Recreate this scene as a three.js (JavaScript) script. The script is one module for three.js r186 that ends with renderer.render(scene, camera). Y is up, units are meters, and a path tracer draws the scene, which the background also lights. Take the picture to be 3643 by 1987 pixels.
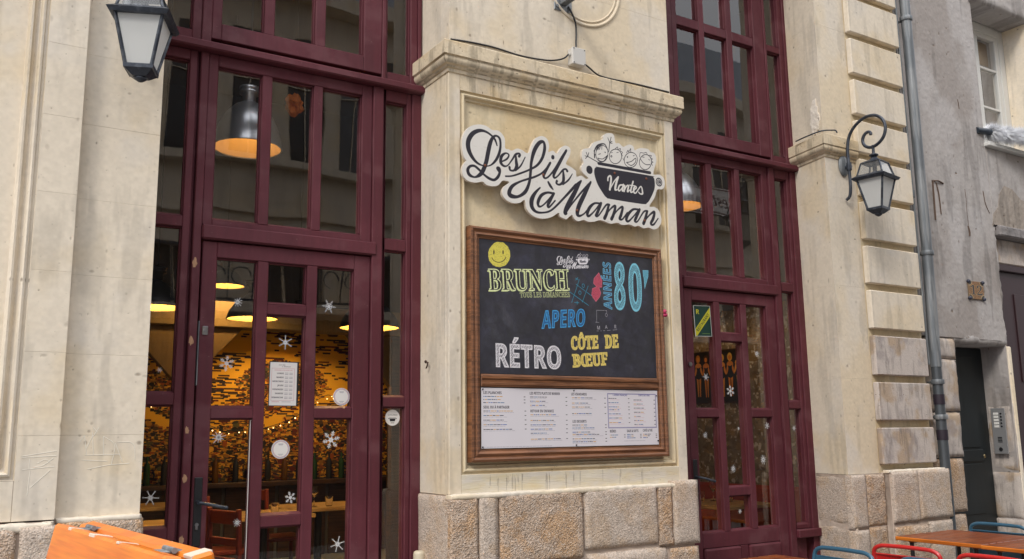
import * as THREE from 'three';
import { mergeGeometries, toCreasedNormals } from 'three/addons/utils/BufferGeometryUtils.js';

// ---------- camera, sky, sun, exposure ----------
const scene = new THREE.Scene();
const camera = new THREE.PerspectiveCamera(34.5038, 3643 / 1987, 0.1, 400);
camera.position.set(0, 1.5, 4.4);
camera.rotation.set(0.16878291, -0.56239136, -0.01337065, 'YXZ');
const renderer = new THREE.WebGLRenderer({ antialias: true });
renderer.toneMapping = THREE.LinearToneMapping;
renderer.toneMappingExposure = 1.33;
renderer.shadowMap.enabled = true;
renderer.shadowMap.type = THREE.PCFSoftShadowMap;

function mulberry(a) {
  return () => { a |= 0; a = a + 0x6D2B79F5 | 0; let t = Math.imul(a ^ a >>> 15, 1 | a); t = t + Math.imul(t ^ t >>> 7, 61 | t) ^ t; return ((t ^ t >>> 14) >>> 0) / 4294967296; };
}
// tiling value noise
function makeNoise(seed) {
  const r = mulberry(seed), n = 256, t = new Float32Array(n * n);
  for (let i = 0; i < n * n; i++) t[i] = r();
  const sm = (x) => x * x * (3 - 2 * x);
  const f = (x, y, px, py) => {
    const xi = Math.floor(x), yi = Math.floor(y), fx = sm(x - xi), fy = sm(y - yi);
    const w = (i, p) => ((i % p) + p) % p;
    const x0 = w(xi, px), x1 = w(xi + 1, px), y0 = w(yi, py) * n, y1 = w(yi + 1, py) * n;
    const a = t[(y0 + x0) % (n * n)], b = t[(y0 + x1) % (n * n)], c = t[(y1 + x0) % (n * n)], d = t[(y1 + x1) % (n * n)];
    return a + (b - a) * fx + (c - a) * fy + (a - b - c + d) * fx * fy;
  };
  return (u, v, fx, fy, oct = 4, gain = 0.5) => { // u,v in 0..1, tiling
    let s = 0, a = 1, tot = 0;
    for (let o = 0; o < oct; o++) { s += a * f(u * fx, v * fy, Math.min(fx, 256), Math.min(fy, 256)); tot += a; a *= gain; fx *= 2; fy *= 2; }
    return s / tot;
  };
}
const NZ = makeNoise(11), NZ2 = makeNoise(57), NZ3 = makeNoise(203);

// overcast sky, softly clouded
{
  const W = 512, H = 256, d = new Float32Array(W * H * 4);
  for (let y = 0; y < H; y++) for (let x = 0; x < W; x++) {
    const el = (y + 0.5) / H * 180 - 90, k = Math.max(0, Math.sin(el * Math.PI / 180));
    const c = NZ(x / W, y / H, 8, 5, 5) - 0.5;
    const b = (0.36 + 0.64 * k) * (1 + 0.5 * c) * 1.75;
    const i = (y * W + x) * 4;
    d[i] = b * 0.965; d[i + 1] = b * 0.985; d[i + 2] = b * 1.04; d[i + 3] = 1;
  }
  const t = new THREE.DataTexture(d, W, H, THREE.RGBAFormat, THREE.FloatType);
  t.mapping = THREE.EquirectangularReflectionMapping; t.magFilter = THREE.LinearFilter; t.needsUpdate = true;
  scene.background = t; scene.environment = t; scene.environmentIntensity = 1;
}
const sun = new THREE.DirectionalLight(new THREE.Color(1, 0.94, 0.84), 1.45);
sun.position.set(-11, 17, 9); sun.target.position.set(3, 2, 0);
sun.castShadow = true; sun.shadow.radius = 26; sun.shadow.mapSize.set(2048, 2048);
Object.assign(sun.shadow.camera, { left: -14, right: 14, top: 12, bottom: -12, near: 1, far: 60 });
scene.add(sun, sun.target);

// ---------- helpers ----------
const taken = {};
function numbered(n) { const k = taken[n] = (taken[n] || 0) + 1; return k === 1 ? n : n + '_' + String(k - 1).padStart(3, '0'); }
function shade(o) { o.traverse((m) => { if (m.isMesh) { m.castShadow = true; m.receiveShadow = true; } }); return o; }
function mesh(name, geo, mat, parent) {
  if (Array.isArray(geo)) geo = merge(geo);
  const m = new THREE.Mesh(geo, mat); m.name = parent ? name : numbered(name); m.castShadow = m.receiveShadow = true;
  (parent || scene).add(m); return m;
}
function tag(o, label, category, group) { o.userData = { ...o.userData, label, category }; if (group) o.userData.group = group; return o; }
function thing(name, label, category, pos = [0, 0, 0], turn = 0, group) {
  const o = new THREE.Group(); o.name = numbered(name); o.position.set(...pos); o.rotation.y = turn; scene.add(o);
  return tag(o, label, category, group);
}
function part(name, parent) { const g = new THREE.Group(); g.name = name; parent.add(g); return g; }
function struct(name, geo, mat) { const m = mesh(name, geo, mat); m.userData.kind = 'structure'; return m; }
function copyOf(o, label, pos, turn) {
  const c = o.clone(); c.name = numbered(o.name.replace(/_\d{3}$/, '')); c.userData = { ...o.userData, label }; c.position.set(...pos); if (turn !== undefined) c.rotation.y = turn; scene.add(c); return c;
}
function boxUV(g, ou = 0, ov = 0) { // uv in metres from the dominant axis of every face
  if (g.index) g = g.toNonIndexed();
  const p = g.attributes.position, uv = new Float32Array(p.count * 2), a = new THREE.Vector3(), b = new THREE.Vector3(), c = new THREE.Vector3();
  for (let i = 0; i < p.count; i += 3) {
    a.fromBufferAttribute(p, i); b.fromBufferAttribute(p, i + 1); c.fromBufferAttribute(p, i + 2);
    const n = b.clone().sub(a).cross(c.clone().sub(a)), ax = Math.abs(n.x), ay = Math.abs(n.y), az = Math.abs(n.z);
    [a, b, c].forEach((q, k) => {
      const [u, v] = az >= ax && az >= ay ? [q.x, q.y] : ax >= ay ? [q.z, q.y] : [q.x, q.z];
      uv[(i + k) * 2] = u + ou; uv[(i + k) * 2 + 1] = v + ov;
    });
  }
  g.setAttribute('uv', new THREE.BufferAttribute(uv, 2));
  if (!g.attributes.normal) g.computeVertexNormals();
  return g;
}
function merge(list) { return mergeGeometries(list.map((g) => { const q = g.index ? g.toNonIndexed() : g; for (const k of Object.keys(q.attributes)) if (!['position', 'normal', 'uv'].includes(k)) q.deleteAttribute(k); return q; })); }
// chamfered box
function cb(x0, x1, y0, y1, z0, z1, c = 0.003) {
  if (x1 < x0) [x0, x1] = [x1, x0]; if (y1 < y0) [y0, y1] = [y1, y0]; if (z1 < z0) [z0, z1] = [z1, z0];
  c = Math.min(c, (x1 - x0) * 0.4, (y1 - y0) * 0.4, (z1 - z0) * 0.4);
  const X = [x0, x1], Y = [y0, y1], Z = [z0, z1], ctr = [(x0 + x1) / 2, (y0 + y1) / 2, (z0 + z1) / 2], pos = [];
  const v = (i, j, k, f) => { // vertex of corner ijk lying on face axis f
    const p = [X[i], Y[j], Z[k]], s = [i ? -1 : 1, j ? -1 : 1, k ? -1 : 1];
    for (let a = 0; a < 3; a++) if (a !== f) p[a] += s[a] * c; return p;
  };
  const poly = (...q) => {
    for (let i = 1; i + 1 < q.length; i++) {
      let t = [q[0], q[i], q[i + 1]];
      const u = t[1].map((e, k) => e - t[0][k]), w = t[2].map((e, k) => e - t[0][k]);
      const n = [u[1] * w[2] - u[2] * w[1], u[2] * w[0] - u[0] * w[2], u[0] * w[1] - u[1] * w[0]];
      const m = t[0].map((e, k) => (t[0][k] + t[1][k] + t[2][k]) / 3 - ctr[k]);
      if (n[0] * m[0] + n[1] * m[1] + n[2] * m[2] < 0) t = [t[0], t[2], t[1]];
      pos.push(...t.flat());
    }
  };
  for (const i of [0, 1]) { poly(v(i, 0, 0, 0), v(i, 1, 0, 0), v(i, 1, 1, 0), v(i, 0, 1, 0)); poly(v(0, i, 0, 1), v(1, i, 0, 1), v(1, i, 1, 1), v(0, i, 1, 1)); poly(v(0, 0, i, 2), v(1, 0, i, 2), v(1, 1, i, 2), v(0, 1, i, 2)); }
  for (const i of [0, 1]) for (const j of [0, 1]) {
    poly(v(i, j, 0, 0), v(i, j, 1, 0), v(i, j, 1, 1), v(i, j, 0, 1));
    poly(v(i, 0, j, 0), v(i, 1, j, 0), v(i, 1, j, 2), v(i, 0, j, 2));
    poly(v(0, i, j, 1), v(1, i, j, 1), v(1, i, j, 2), v(0, i, j, 2));
    for (const k of [0, 1]) poly(v(i, j, k, 0), v(i, j, k, 1), v(i, j, k, 2));
  }
  const g = new THREE.BufferGeometry(); g.setAttribute('position', new THREE.Float32BufferAttribute(pos, 3)); g.computeVertexNormals();
  return boxUV(g);
}
const V3 = (...a) => new THREE.Vector3(...a);
function tube(pts, r, seg = 24, rad = 8, closed = false) {
  return boxUV(new THREE.TubeGeometry(new THREE.CatmullRomCurve3(pts.map((p) => V3(...p)), closed, 'centripetal'), seg, r, rad, closed));
}
function rod(a, b, r, r2 = r, rad = 10) {
  const A = V3(...a), B = V3(...b), L = A.distanceTo(B), g = new THREE.CylinderGeometry(r2, r, L, rad);
  g.applyQuaternion(new THREE.Quaternion().setFromUnitVectors(V3(0, 1, 0), B.clone().sub(A).normalize())); const m = A.add(B).multiplyScalar(0.5);
  g.translate(m.x, m.y, m.z); return boxUV(g);
}
function bar(a, b, w, d, up = [0, 1, 0]) { // rectangular bar between two points
  const A = V3(...a), B = V3(...b), L = A.distanceTo(B), g = cb(-w / 2, w / 2, -L / 2, L / 2, -d / 2, d / 2, Math.min(w, d) * 0.15);
  const y = B.clone().sub(A).normalize(), u = V3(...up); let x = u.clone().cross(y); if (x.lengthSq() < 1e-6) x = V3(1, 0, 0).cross(y); x.normalize(); const z = x.clone().cross(y);
  g.applyMatrix4(new THREE.Matrix4().makeBasis(x, y, z)); const m = A.add(B).multiplyScalar(0.5); g.translate(m.x, m.y, m.z); return g;
}
function lathe(pts, seg = 28, at = [0, 0, 0]) { const g = new THREE.LatheGeometry(pts.map((p) => new THREE.Vector2(...p)), seg); g.translate(...at); return boxUV(g); }
function ball(r, at, w = 12, h = 8) { const g = new THREE.SphereGeometry(r, w, h); g.translate(...at); return boxUV(g); }
// sweep: at every path point p an offset direction m (mitred) and a second direction w; profile = [[a,b],...]
function sweep(path, profile, closed = false, crease = 0.6) {
  const pos = [], n = profile.length, vert = (k, j) => { const [p, m, w] = path[k], [a, b] = profile[j]; return [p[0] + m[0] * a + w[0] * b, p[1] + m[1] * a + w[1] * b, p[2] + m[2] * a + w[2] * b]; };
  const K = closed ? path.length : path.length - 1;
  for (let k = 0; k < K; k++) for (let j = 0; j + 1 < n; j++) {
    const a = vert(k, j), b = vert((k + 1) % path.length, j), c = vert((k + 1) % path.length, j + 1), d = vert(k, j + 1);
    pos.push(...a, ...b, ...c, ...a, ...c, ...d);
  }
  let g = new THREE.BufferGeometry(); g.setAttribute('position', new THREE.Float32BufferAttribute(pos, 3));
  g = toCreasedNormals(g, crease); return boxUV(g);
}
function cornice(plan, profile) { // plan = [[x,z],...] walked so that outside is on the right-hand normal
  const path = plan.map((p, i) => {
    const dir = (a, b) => { const d = [b[0] - a[0], b[1] - a[1]], l = Math.hypot(...d); return [d[0] / l, d[1] / l]; };
    const d0 = i ? dir(plan[i - 1], p) : dir(p, plan[1]), d1 = i < plan.length - 1 ? dir(p, plan[i + 1]) : d0;
    const n0 = [-d0[1], d0[0]], n1 = [-d1[1], d1[0]]; let m = [n0[0] + n1[0], n0[1] + n1[1]]; const l2 = (m[0] * m[0] + m[1] * m[1]) / 2; m = [m[0] / l2, m[1] / l2];
    return [[p[0], 0, p[1]], [m[0], 0, m[1]], [0, 1, 0]];
  });
  return sweep(path, profile);
}
function rectFrame(x0, x1, y0, y1, z, profile) { // mitred frame, profile a = inset, b = out
  const w = [0, 0, 1];
  return sweep([[[x0, y0, z], [1, 1, 0], w], [[x1, y0, z], [-1, 1, 0], w], [[x1, y1, z], [-1, -1, 0], w], [[x0, y1, z], [1, -1, 0], w]], profile, true);
}
// weathered stone: front face as a displaced grid folded back at the rim
function stoneFace(o, u, v, n, w, h, depth, amp, seed, cell = 0.03, round = 0.012, uvScale = 1) {
  const nx = Math.max(3, Math.round(w / cell)), ny = Math.max(3, Math.round(h / cell)), r = mulberry(seed * 7919 + 13), ox = r() * 37, oy = r() * 37;
  const P = [], idx = [], cols = nx + 3, rows = ny + 3;
  const ns = (a, b, f) => NZ2((((a + ox) * f) % 64) / 64, (((b + oy) * f) % 64) / 64, 64, 64, 3) - 0.5;
  for (let j = 0; j < rows; j++) for (let i = 0; i < cols; i++) {
    const ii = Math.min(Math.max(i - 1, 0), nx), jj = Math.min(Math.max(j - 1, 0), ny);
    const out = i === 0 || j === 0 || i === cols - 1 || j === rows - 1;
    let a = ii / nx * w, b = jj / ny * h; const edge = ii === 0 || jj === 0 || ii === nx || jj === ny;
    const e1 = Math.min(a, w - a), e2 = Math.min(b, h - b), e = Math.min(e1, e2);
    let d = (ns(a, b, 6) * 1.5 + ns(a + 9, b + 5, 22)) * amp;
    d -= round * Math.pow(Math.max(0, 1 - e / (round * 2.2)), 2);
    if (edge) { const k = ns(a * 1.1 + 3, b * 1.1 + 8, 12) * Math.min(0.012, amp * 1.4); a += (ii === 0 ? Math.abs(k) : ii === nx ? -Math.abs(k) : 0); b += (jj === 0 ? Math.abs(k) : jj === ny ? -Math.abs(k) : 0); }
    if (out) d = -depth;
    P.push(o[0] + u[0] * a + v[0] * b + n[0] * d, o[1] + u[1] * a + v[1] * b + n[1] * d, o[2] + u[2] * a + v[2] * b + n[2] * d);
  }
  const flip = V3(...u).cross(V3(...v)).dot(V3(...n)) < 0;
  for (let j = 0; j + 1 < rows; j++) for (let i = 0; i + 1 < cols; i++) {
    const a = j * cols + i, b = a + 1, c = a + cols, d = c + 1;
    flip ? idx.push(a, c, b, b, c, d) : idx.push(a, b, c, b, d, c);
  }
  const g = new THREE.BufferGeometry(); g.setAttribute('position', new THREE.Float32BufferAttribute(P, 3)); g.setIndex(idx); g.computeVertexNormals();
  return boxUV(g, r() * 3, r() * 3);
}

// ---------- textures and materials ----------
function canvas(w, h) { const c = document.createElement('canvas'); c.width = w; c.height = h; return [c, c.getContext('2d')]; }
function texOf(c, srgb = true, rep) { const t = new THREE.CanvasTexture(c); t.magFilter = THREE.LinearFilter; if (srgb) t.colorSpace = THREE.SRGBColorSpace; if (rep) { t.wrapS = t.wrapT = THREE.RepeatWrapping; t.repeat.set(...rep); } return t; }
const S = (x) => { x = Math.min(1, Math.max(0, x)); return Math.round(255 * (x <= 0.0031308 ? x * 12.92 : 1.055 * Math.pow(x, 1 / 2.4) - 0.055)); };
// pixel texture from a function (u,v)->[r,g,b] linear; returns texture repeating every `size` metres
function pixTex(n, size, fn, srgb = true, m = n) {
  const d = new Uint8Array(n * m * 4);
  for (let y = 0; y < m; y++) for (let x = 0; x < n; x++) {
    const c = fn(x / n, y / m), i = (y * n + x) * 4;
    for (let k = 0; k < 3; k++) d[i + k] = srgb ? S(c[k]) : Math.max(0, Math.min(255, Math.round(c[k] * 255)));
    d[i + 3] = 255;
  }
  const t = new THREE.DataTexture(d, n, m); t.wrapS = t.wrapT = THREE.RepeatWrapping; t.magFilter = THREE.LinearFilter; t.generateMipmaps = false;
  if (srgb) t.colorSpace = THREE.SRGBColorSpace; const sz = Array.isArray(size) ? size : [size, size]; t.repeat.set(1 / sz[0], 1 / sz[1]); t.needsUpdate = true; return t;
}
const uvRect = (g, x0, x1, y0, y1) => { const p = g.attributes.position, uv = new Float32Array(p.count * 2); for (let i = 0; i < p.count; i++) { uv[2 * i] = (p.getX(i) - x0) / (x1 - x0); uv[2 * i + 1] = (p.getY(i) - y0) / (y1 - y0); } g.setAttribute('uv', new THREE.BufferAttribute(uv, 2)); return g; };
const mixc = (a, b, t) => a.map((e, i) => e + (b[i] - e) * t), cl = (x) => Math.max(0, Math.min(1, x)), sst = (a, b, x) => { x = cl((x - a) / (b - a)); return x * x * (3 - 2 * x); };
function specks(n, count, seed, smin, smax) { // mask of small pits
  const m = new Float32Array(n * n), r = mulberry(seed);
  for (let k = 0; k < count; k++) {
    const cx = r() * n, cy = r() * n, s = smin + Math.pow(r(), 3) * (smax - smin), el = 0.5 + r(), a = 0.3 + 0.7 * r();
    for (let y = -Math.ceil(s * 2); y <= s * 2; y++) for (let x = -Math.ceil(s * 2); x <= s * 2; x++) {
      const d = Math.hypot(x / el, y * el) / s; if (d < 1) { const i = ((Math.floor(cy + y) + n) % n) * n + (Math.floor(cx + x) + n) % n; m[i] = Math.max(m[i], a * (1 - d * d)); }
    }
  }
  return (u, v) => m[Math.min(n - 1, Math.floor(v * n)) * n + Math.min(n - 1, Math.floor(u * n))];
}
const std = (o) => new THREE.MeshStandardMaterial(o);
const lin = (r, g, b) => new THREE.Color().setRGB(r, g, b);
const pit = specks(1024, 260, 5, 1.2, 6), pit2 = specks(1024, 900, 8, 0.8, 2.5);
function plaster(base, warm, grey, size, dirt = 1) {
  const map = pixTex(1024, size, (u, v) => {
    const a = NZ(u, v, 5, 5, 5), b = NZ2(u, v, 9, 7, 5), c = NZ3(u, v, 34, 5, 4), f = NZ(u, v, 120, 120, 2);
    let k = mixc(base, warm, sst(0.48, 0.68, a) * 0.8); k = mixc(k, grey, sst(0.52, 0.72, b) * 0.55);
    k = k.map((e) => e * (0.93 + 0.14 * f) * (1 - 0.12 * dirt * sst(0.56, 0.75, c)));
    const p = Math.max(pit(u, v) * 0.75, pit2(u, v) * 0.4) * dirt; return mixc(k, [0.16, 0.12, 0.085], p * 0.8);
  });
  const bump = pixTex(512, size, (u, v) => { const e = 0.5 * NZ(u, v, 12, 12, 4) + 0.35 * NZ3(u, v, 90, 90, 3) + 0.15 - 0.5 * pit(u, v); return [e, e, e]; }, false);
  return { map, bump };
}
const PL = plaster([0.67, 0.59, 0.48], [0.65, 0.54, 0.385], [0.625, 0.57, 0.50], 2.3, 1.3);
const mPlaster = std({ map: PL.map, bumpMap: PL.bump, bumpScale: 0.004, roughness: 0.92 });
const PLY = plaster([0.65, 0.545, 0.37], [0.61, 0.465, 0.265], [0.60, 0.525, 0.40], 1.9, 1.2);
const mPanel = std({ map: PLY.map, bumpMap: PLY.bump, bumpScale: 0.004, roughness: 0.92 });
const PLC = plaster([0.64, 0.535, 0.385], [0.58, 0.44, 0.26], [0.52, 0.45, 0.36], 1.3, 3);
const mCornice = std({ map: PLC.map, bumpMap: PLC.bump, bumpScale: 0.005, roughness: 0.93 });
const PLG = plaster([0.40, 0.37, 0.355], [0.30, 0.265, 0.245], [0.47, 0.445, 0.44], 2.9, 2.2);
const mGrey = std({ map: PLG.map, bumpMap: PLG.bump, bumpScale: 0.012, roughness: 0.95 });
const PLS = plaster([0.50, 0.44, 0.40], [0.40, 0.29, 0.19], [0.27, 0.235, 0.23], 0.9, 2.2);
const mStained = std({ map: PLS.map, bumpMap: PLS.bump, bumpScale: 0.004, roughness: 0.93 });
function granite(tone, rust, size, grain) {
  const map = pixTex(1024, size, (u, v) => {
    const a = NZ(u, v, 6, 6, 4), b = NZ2(u, v, 14, 14, 4), g = NZ3(u, v, grain, grain, 2), h = NZ(u, v, grain * 2, grain * 2, 2);
    let k = mixc(tone, rust, sst(0.45, 0.64, a * 0.6 + b * 0.4)); k = k.map((e) => e * (0.52 + 0.96 * g));
    k = mixc(k, [0.62, 0.57, 0.52], sst(0.62, 0.78, h) * 0.7); return mixc(k, [0.10, 0.08, 0.065], sst(0.64, 0.8, g * 0.5 + (1 - h) * 0.5) * 0.75);
  });
  const bump = pixTex(1024, size, (u, v) => { const q = NZ3(u, v, grain, grain, 2), w = NZ(u, v, 200, 200, 1), e = 0.3 * NZ(u, v, 30, 30, 3) + 0.4 * q + 0.3 * w; return [e, e, e]; }, false);
  return { map, bump };
}
const G1 = granite([0.45, 0.335, 0.25], [0.47, 0.30, 0.175], 0.9, 120), G2 = granite([0.49, 0.40, 0.33], [0.47, 0.355, 0.26], 0.9, 140);
const mGran = std({ map: G1.map, bumpMap: G1.bump, bumpScale: 0.015, roughness: 0.95 });
const mGranPale = std({ map: G2.map, bumpMap: G2.bump, bumpScale: 0.007, roughness: 0.95 });
const mMortar = std({ map: PLG.map, color: lin(1.25, 1.1, 0.95), bumpMap: PLG.bump, bumpScale: 0.02, roughness: 0.97 });
// burgundy paint
const paint = (() => {
  const map = pixTex(1024, 1.6, (u, v) => {
    const g = NZ(u, v, 90, 6, 3), a = NZ2(u, v, 6, 6, 4), s = pit2(v, u);
    let k = mixc([0.077, 0.0087, 0.0165], [0.097, 0.0148, 0.0245], sst(0.4, 0.7, a)); k = k.map((e) => e * (0.86 + 0.28 * g)); const w = NZ3(u, v, 7, 9, 5); k = mixc(k, [0.15, 0.055, 0.065], sst(0.58, 0.78, w) * 0.4); return mixc(k, [0.24, 0.14, 0.12], s * 0.5);
  });
  const bump = pixTex(512, 1.6, (u, v) => { const e = 0.6 * NZ(u, v, 80, 5, 3) + 0.4 * NZ2(u, v, 30, 30, 3); return [e, e, e]; }, false);
  const rough = pixTex(256, 1.6, (u, v) => { const e = 0.56 + 0.3 * NZ3(u, v, 9, 9, 4); return [e, e, e]; }, false);
  return std({ map, bumpMap: bump, bumpScale: 0.0012, roughness: 1, roughnessMap: rough });
})();
const mDeepPaint = std({ color: lin(0.034, 0.013, 0.017), roughness: 0.5 });
const mBareWood = std({ map: pixTex(64, 0.1, (u, v) => { const g = NZ(u, v, 20, 3, 3); return [0.42 * (0.6 + 0.7 * g), 0.24 * (0.6 + 0.7 * g), 0.14 * (0.6 + 0.7 * g)]; }), roughness: 0.85 });
const mGlass = new THREE.MeshPhysicalMaterial({ color: 0xffffff, roughness: 0.0, transmission: 1, thickness: 0, ior: 1.85, bumpMap: pixTex(128, 1.1, (u, v) => { const e = NZ(u, v, 3, 2, 2); return [e, e, e]; }, false), bumpScale: 0.0022 });
const mIron = std({ map: pixTex(256, 0.3, (u, v) => { const a = NZ(u, v, 8, 8, 4), b = NZ2(u, v, 40, 40, 2); return mixc([0.035, 0.042, 0.058], [0.075, 0.085, 0.105], sst(0.45, 0.75, a)).map((e) => e * (0.8 + 0.4 * b)); }), roughness: 0.42, metalness: 0.35, bumpMap: pixTex(128, 0.12, (u, v) => { const e = NZ3(u, v, 16, 16, 3); return [e, e, e]; }, false), bumpScale: 0.001 });
const mSteel = std({ color: lin(0.5, 0.5, 0.52), roughness: 0.28, metalness: 1 });
const mBlack = std({ color: lin(0.012, 0.012, 0.014), roughness: 0.45 });
const mFrost = new THREE.MeshPhysicalMaterial({ color: lin(0.80, 0.81, 0.80), roughness: 0.75, transmission: 0.45, thickness: 0, ior: 1.45 });
const mZinc = std({ map: pixTex(256, [0.25, 0.9], (u, v) => { const a = NZ(u, v, 10, 4, 4), b = NZ2(u, v, 30, 8, 3); return mixc([0.15, 0.165, 0.18], [0.27, 0.28, 0.29], sst(0.35, 0.7, a)).map((e) => e * (0.85 + 0.3 * b)); }), roughness: 0.55, metalness: 0.45 });
const mWhite = std({ color: lin(0.74, 0.73, 0.70), roughness: 0.45 });
const woodTex = (c0, c1, size, seed) => pixTex(512, size, (u, v) => { const g = NZ((u + seed) % 1, v, 4, 60, 4), h = NZ2(u, (v + seed) % 1, 9, 120, 3), l = NZ3(u, v, 5, 5, 3); const k = mixc(c0, c1, sst(0.3, 0.72, g * 0.6 + l * 0.4)); return k.map((e) => e * (0.82 + 0.36 * h)); });
const mOak = std({ map: woodTex([0.10, 0.039, 0.016], [0.235, 0.095, 0.038], [0.7, 0.35], 0.2), roughness: 0.5, bumpMap: pixTex(256, 0.3, (u, v) => { const e = NZ(u, v, 6, 90, 3); return [e, e, e]; }, false), bumpScale: 0.0012 });
const mOrange = std({ map: woodTex([0.62, 0.135, 0.008], [0.76, 0.21, 0.013], [0.8, 0.4], 0.6), roughness: 0.34 });
const mTable = std({ map: woodTex([0.125, 0.030, 0.012], [0.27, 0.072, 0.022], [0.8, 0.3], 0.4), roughness: 0.3, bumpMap: pixTex(128, 0.3, (u, v) => { const e = NZ(u, v, 6, 60, 3); return [e, e, e]; }, false), bumpScale: 0.0008 });
const mTableEdge = std({ map: woodTex([0.42, 0.105, 0.012], [0.6, 0.18, 0.02], [0.8, 0.3], 0.8), roughness: 0.35 });
const gloss = (r, g, b) => new THREE.MeshPhysicalMaterial({ color: lin(r, g, b), roughness: 0.32, clearcoat: 0.5, clearcoatRoughness: 0.15 });
const mRed = gloss(0.52, 0.018, 0.016), mBlue = gloss(0.028, 0.10, 0.165);
// ---------- ground ----------
const mStreet = std({ map: pixTex(512, 2.2, (u, v) => { const a = NZ(u, v, 6, 6, 4), g = NZ3(u, v, 90, 90, 2); const e = 0.16 + 0.10 * a; return [e * (0.8 + 0.4 * g), e * 0.96 * (0.8 + 0.4 * g), e * 0.9 * (0.8 + 0.4 * g)]; }), roughness: 0.9 });
{ const g = new THREE.PlaneGeometry(240, 240); g.rotateX(-Math.PI / 2); struct('street_ground', boxUV(g), mStreet); }

// ---------- restaurant building ----------
const B = thing('restaurant_building', 'cream stone restaurant front with burgundy timber door bays and carved panel', 'building');
const prismY = (poly, y0, y1, c = 0) => { // plan polygon [[x,z]..] extruded upwards
  const s = new THREE.Shape(poly.map(([x, z]) => new THREE.Vector2(x, -z)));
  const g = new THREE.ExtrudeGeometry(s, { depth: y1 - y0 - 2 * c, bevelEnabled: c > 0, bevelThickness: c, bevelSize: c, bevelOffset: -c, bevelSegments: 1 }); g.rotateX(-Math.PI / 2); g.translate(0, y0 + c, 0); return boxUV(g);
};
const TOP = 7.4, COURSE = [1.165, 1.515, 1.87, 2.225, 2.576, 2.93, 3.27, 3.62, 3.97, 4.32, 4.69, 5.05, 5.4, 5.75, 6.1, TOP];
const rB = mulberry(99);
// end pier with its proud pilaster
{
  const pier = part('pier', B);
  for (let i = 0; i + 1 < COURSE.length; i++) mesh('stone_block', cb(0.436, 0.787, COURSE[i] + 0.0002, COURSE[i + 1] - 0.0002, -0.45, (rB() - 0.5) * 0.0006, 0.0006), mPlaster, pier);
  const pil = part('pilaster', B), zp = 0.06;
  for (let i = 0; i + 1 < COURSE.length; i++) mesh('stone_block', cb(0.278, 0.439, COURSE[i] + 0.0002, COURSE[i + 1] - 0.0002, -0.05, zp + (rB() - 0.5) * 0.0006, 0.0006), mPlaster, pil);
  mesh('lower_block', cb(-2.4, 0.2772, 1.165, 1.33, -0.05, zp, 0.002), mPlaster, pil);
  mesh('recessed_panel', cb(-2.4, 0.2772, 1.332, TOP, -0.05, zp - 0.045, 0.002), mPlaster, pil);
  mesh('panel_moulding', rectFrame(-2.2, 0.278, 1.331, TOP - 0.1, zp, [[0, 0.0], [0.004, -0.008], [0.014, -0.008], [0.018, 0.004], [0.026, 0.008], [0.032, 0.002], [0.036, -0.02], [0.048, -0.03], [0.056, -0.022], [0.064, -0.006], [0.072, -0.004], [0.078, -0.014], [0.084, -0.046]]), mPlaster, pil);
  const lines = [[[0.519, 1.476], [0.541, 1.514]], [[0.541, 1.514], [0.554, 1.432]], [[0.552, 1.458], [0.573, 1.51]], [[0.572, 1.527], [0.582, 1.431]], [[0.598, 1.548], [0.577, 1.509]], [[0.575, 1.549], [0.592, 1.527]], [[0.618, 1.509], [0.623, 1.426]], [[0.618, 1.509], [0.665, 1.473], [0.658, 1.386]], [[0.55, 1.428], [0.688, 1.429]], [[0.669, 1.478], [0.703, 1.394]], [[0.677, 1.482], [0.742, 1.476], [0.756, 1.405]], [[0.539, 1.407], [0.64, 1.4]], [[0.562, 1.367], [0.641, 1.382], [0.732, 1.388]]];
  const chalky = std({ color: lin(0.70, 0.66, 0.58), roughness: 1 });
  mesh('scratched_lines', lines.map((l) => tube(l.map(([x, y]) => [x, y, 0.0]), 0.0014, 8, 5)), chalky, pier);
  const l2 = [[[0.30, 1.43], [0.43, 1.45]], [[0.30, 1.425], [0.43, 1.43]], [[0.305, 1.375], [0.425, 1.385]], [[0.335, 1.37], [0.33, 1.27]], [[0.34, 1.30], [0.41, 1.37]], [[0.36, 1.40], [0.39, 1.415], [0.41, 1.40]], [[0.35, 1.385], [0.38, 1.39], [0.42, 1.42]], [[0.33, 1.38], [0.33, 1.42]]];
  mesh('scratched_lines', l2.map((l) => tube(l.map(([x, y]) => [x, y, zp]), 0.0013, 8, 5)), chalky, pil);
}
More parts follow.
